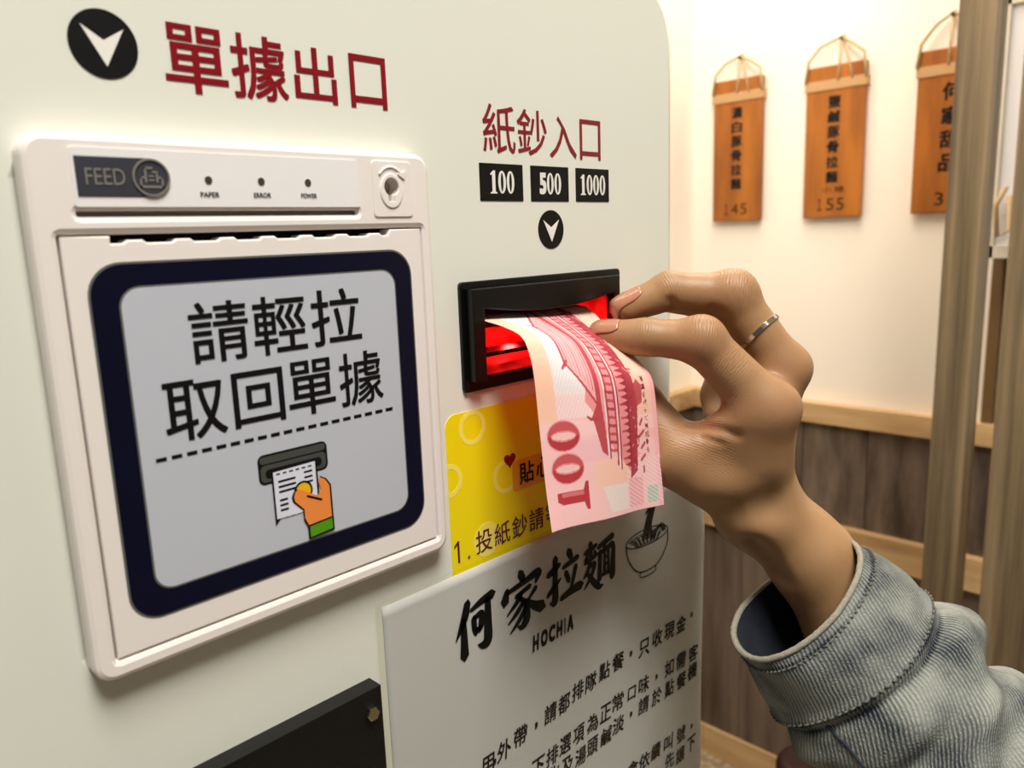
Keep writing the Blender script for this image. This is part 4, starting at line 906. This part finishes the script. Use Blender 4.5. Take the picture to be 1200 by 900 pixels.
uvd[:, 0] = jw/NTH*circ_len; uvd[:, 1] = dv[ii]; uvl.data.foreach_set('uv', uvd.ravel())
def denim(name, light, dark, cuff):
    m, nt, b = new_mat(name); L = nt.links
    uv = node(nt, 'ShaderNodeUVMap', uv_map='cloth'); sx = node(nt, 'ShaderNodeSeparateXYZ'); L.new(uv.outputs[0], sx.inputs[0])
    ma = lambda op, a, b_=None, c_=None: (lambda n: ([L.new(v, n.inputs[k]) if hasattr(v, 'is_output') else setattr(n.inputs[k], 'default_value', v) for k, v in enumerate((a, b_, c_)) if v is not None], n.outputs[0])[1])(node(nt, 'ShaderNodeMath', operation=op))
    nz = node(nt, 'ShaderNodeTexNoise', Scale=120.0, Detail=3.0); L.new(uv.outputs[0], nz.inputs['Vector'])
    n3 = node(nt, 'ShaderNodeTexNoise', Scale=900.0, Detail=2.0); L.new(uv.outputs[0], n3.inputs['Vector'])
    nb = node(nt, 'ShaderNodeTexNoise', Scale=35.0, Detail=3.0); L.new(uv.outputs[0], nb.inputs['Vector'])
    diag = ma('SUBTRACT', sx.outputs[0], ma('MULTIPLY', sx.outputs[1], 0.62)); ph = ma('MULTIPLY_ADD', diag, 2*math.pi/0.0020, ma('MULTIPLY', nz.outputs['Fac'], 6.0))
    tw = ma('MULTIPLY_ADD', ma('SINE', ph), 0.5, 0.5)
    rib = ma('MULTIPLY', tw, ma('MULTIPLY_ADD', n3.outputs['Fac'], 2.2, -0.35))
    worn = ma('MULTIPLY_ADD', nb.outputs['Fac'], 2.2, -0.72)
    fac = ma('MULTIPLY_ADD', rib, 0.5, ma('MULTIPLY', worn, 0.95))
    for c0, w in ((0.0052, 0.0012), (cuff-0.003, 0.0011), (cuff+0.0016, 0.0013)):
        g = ma('ABSOLUTE', ma('SUBTRACT', sx.outputs[1], c0)); lnn = ma('SUBTRACT', 1.0, ma('MINIMUM', ma('DIVIDE', g, w), 1.0)); fac = ma('SUBTRACT', fac, ma('MULTIPLY', lnn, 0.32))
    cr = node(nt, 'ShaderNodeValToRGB'); e = cr.color_ramp.elements; e[0].position = 0.05; e[1].position = 0.85; e[0].color = (*lin(dark), 1); e[1].color = (*lin(light), 1)
    L.new(fac, cr.inputs[0]); L.new(cr.outputs[0], b.inputs['Base Color']); b.inputs['Roughness'].default_value = 0.9; b.inputs['Specular IOR Level'].default_value = 0.15
    bp = node(nt, 'ShaderNodeBump', Strength=0.7, Distance=0.0007); L.new(rib, bp.inputs['Height']); L.new(bp.outputs['Normal'], b.inputs['Normal']); return m
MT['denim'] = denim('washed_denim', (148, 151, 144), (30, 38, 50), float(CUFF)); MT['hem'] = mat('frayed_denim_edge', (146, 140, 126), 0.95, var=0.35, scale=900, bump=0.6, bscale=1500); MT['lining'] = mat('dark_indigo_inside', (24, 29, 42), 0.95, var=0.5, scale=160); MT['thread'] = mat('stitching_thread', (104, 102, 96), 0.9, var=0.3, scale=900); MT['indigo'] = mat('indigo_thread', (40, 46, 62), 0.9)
slv = link('denim_sleeve', sm, 'denim', person, True); slv['label'] = 'light washed denim jacket sleeve with a stitched cuff'
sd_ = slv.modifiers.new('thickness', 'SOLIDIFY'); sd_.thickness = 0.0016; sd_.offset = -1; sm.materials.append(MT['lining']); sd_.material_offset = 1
def along(v): i = int(np.argmin(abs(dv-v))); return SV[i]
rimr = SV[0]+np.random.default_rng(2).normal(0, 0.00008, SV[0].shape)
MB().tube(to_world(rimr), 0.0013, 8, True).build('hem', 'hem', slv, True)
# topstitching: little threads along the hem and along the seam where the cuff joins
st_ = MB()
for v0, rr_, n_ in ((0.0062, 0.0004, 90), (float(CUFF)-0.0045, 0.00045, 74)):
    R0 = along(v0); c0 = R0.mean(0); k = NTH/n_
    for q in range(n_):
        a, b_ = R0[int(q*k) % NTH], R0[int(q*k+k*0.62) % NTH]; o1 = (a-c0)/np.linalg.norm(a-c0)*0.0005
        st_.tube(to_world(np.array([a+o1*0.2, (a+b_)/2+o1*1.4, b_+o1*0.2])), rr_, 5)
so_ = st_.build('stitching', 'thread', slv, True); so_['kind'] = 'stuff'
# placket seam running down the sleeve from the cuff
i_a = int(np.argmin(abs(dv-CUFF))); path = []
for i in range(i_a, min(NV, i_a+90), 3):
    jf = NTH*0.385-(i-i_a)*0.1; q = int(jf); f_ = jf-q; path.append(SV[i, q]*(1-f_)+SV[i, q+1]*f_+rn[i, q]*0.0002)
MB().tube(to_world(np.array(path)), 0.0007, 6).build('placket_seam', 'indigo', slv, True)
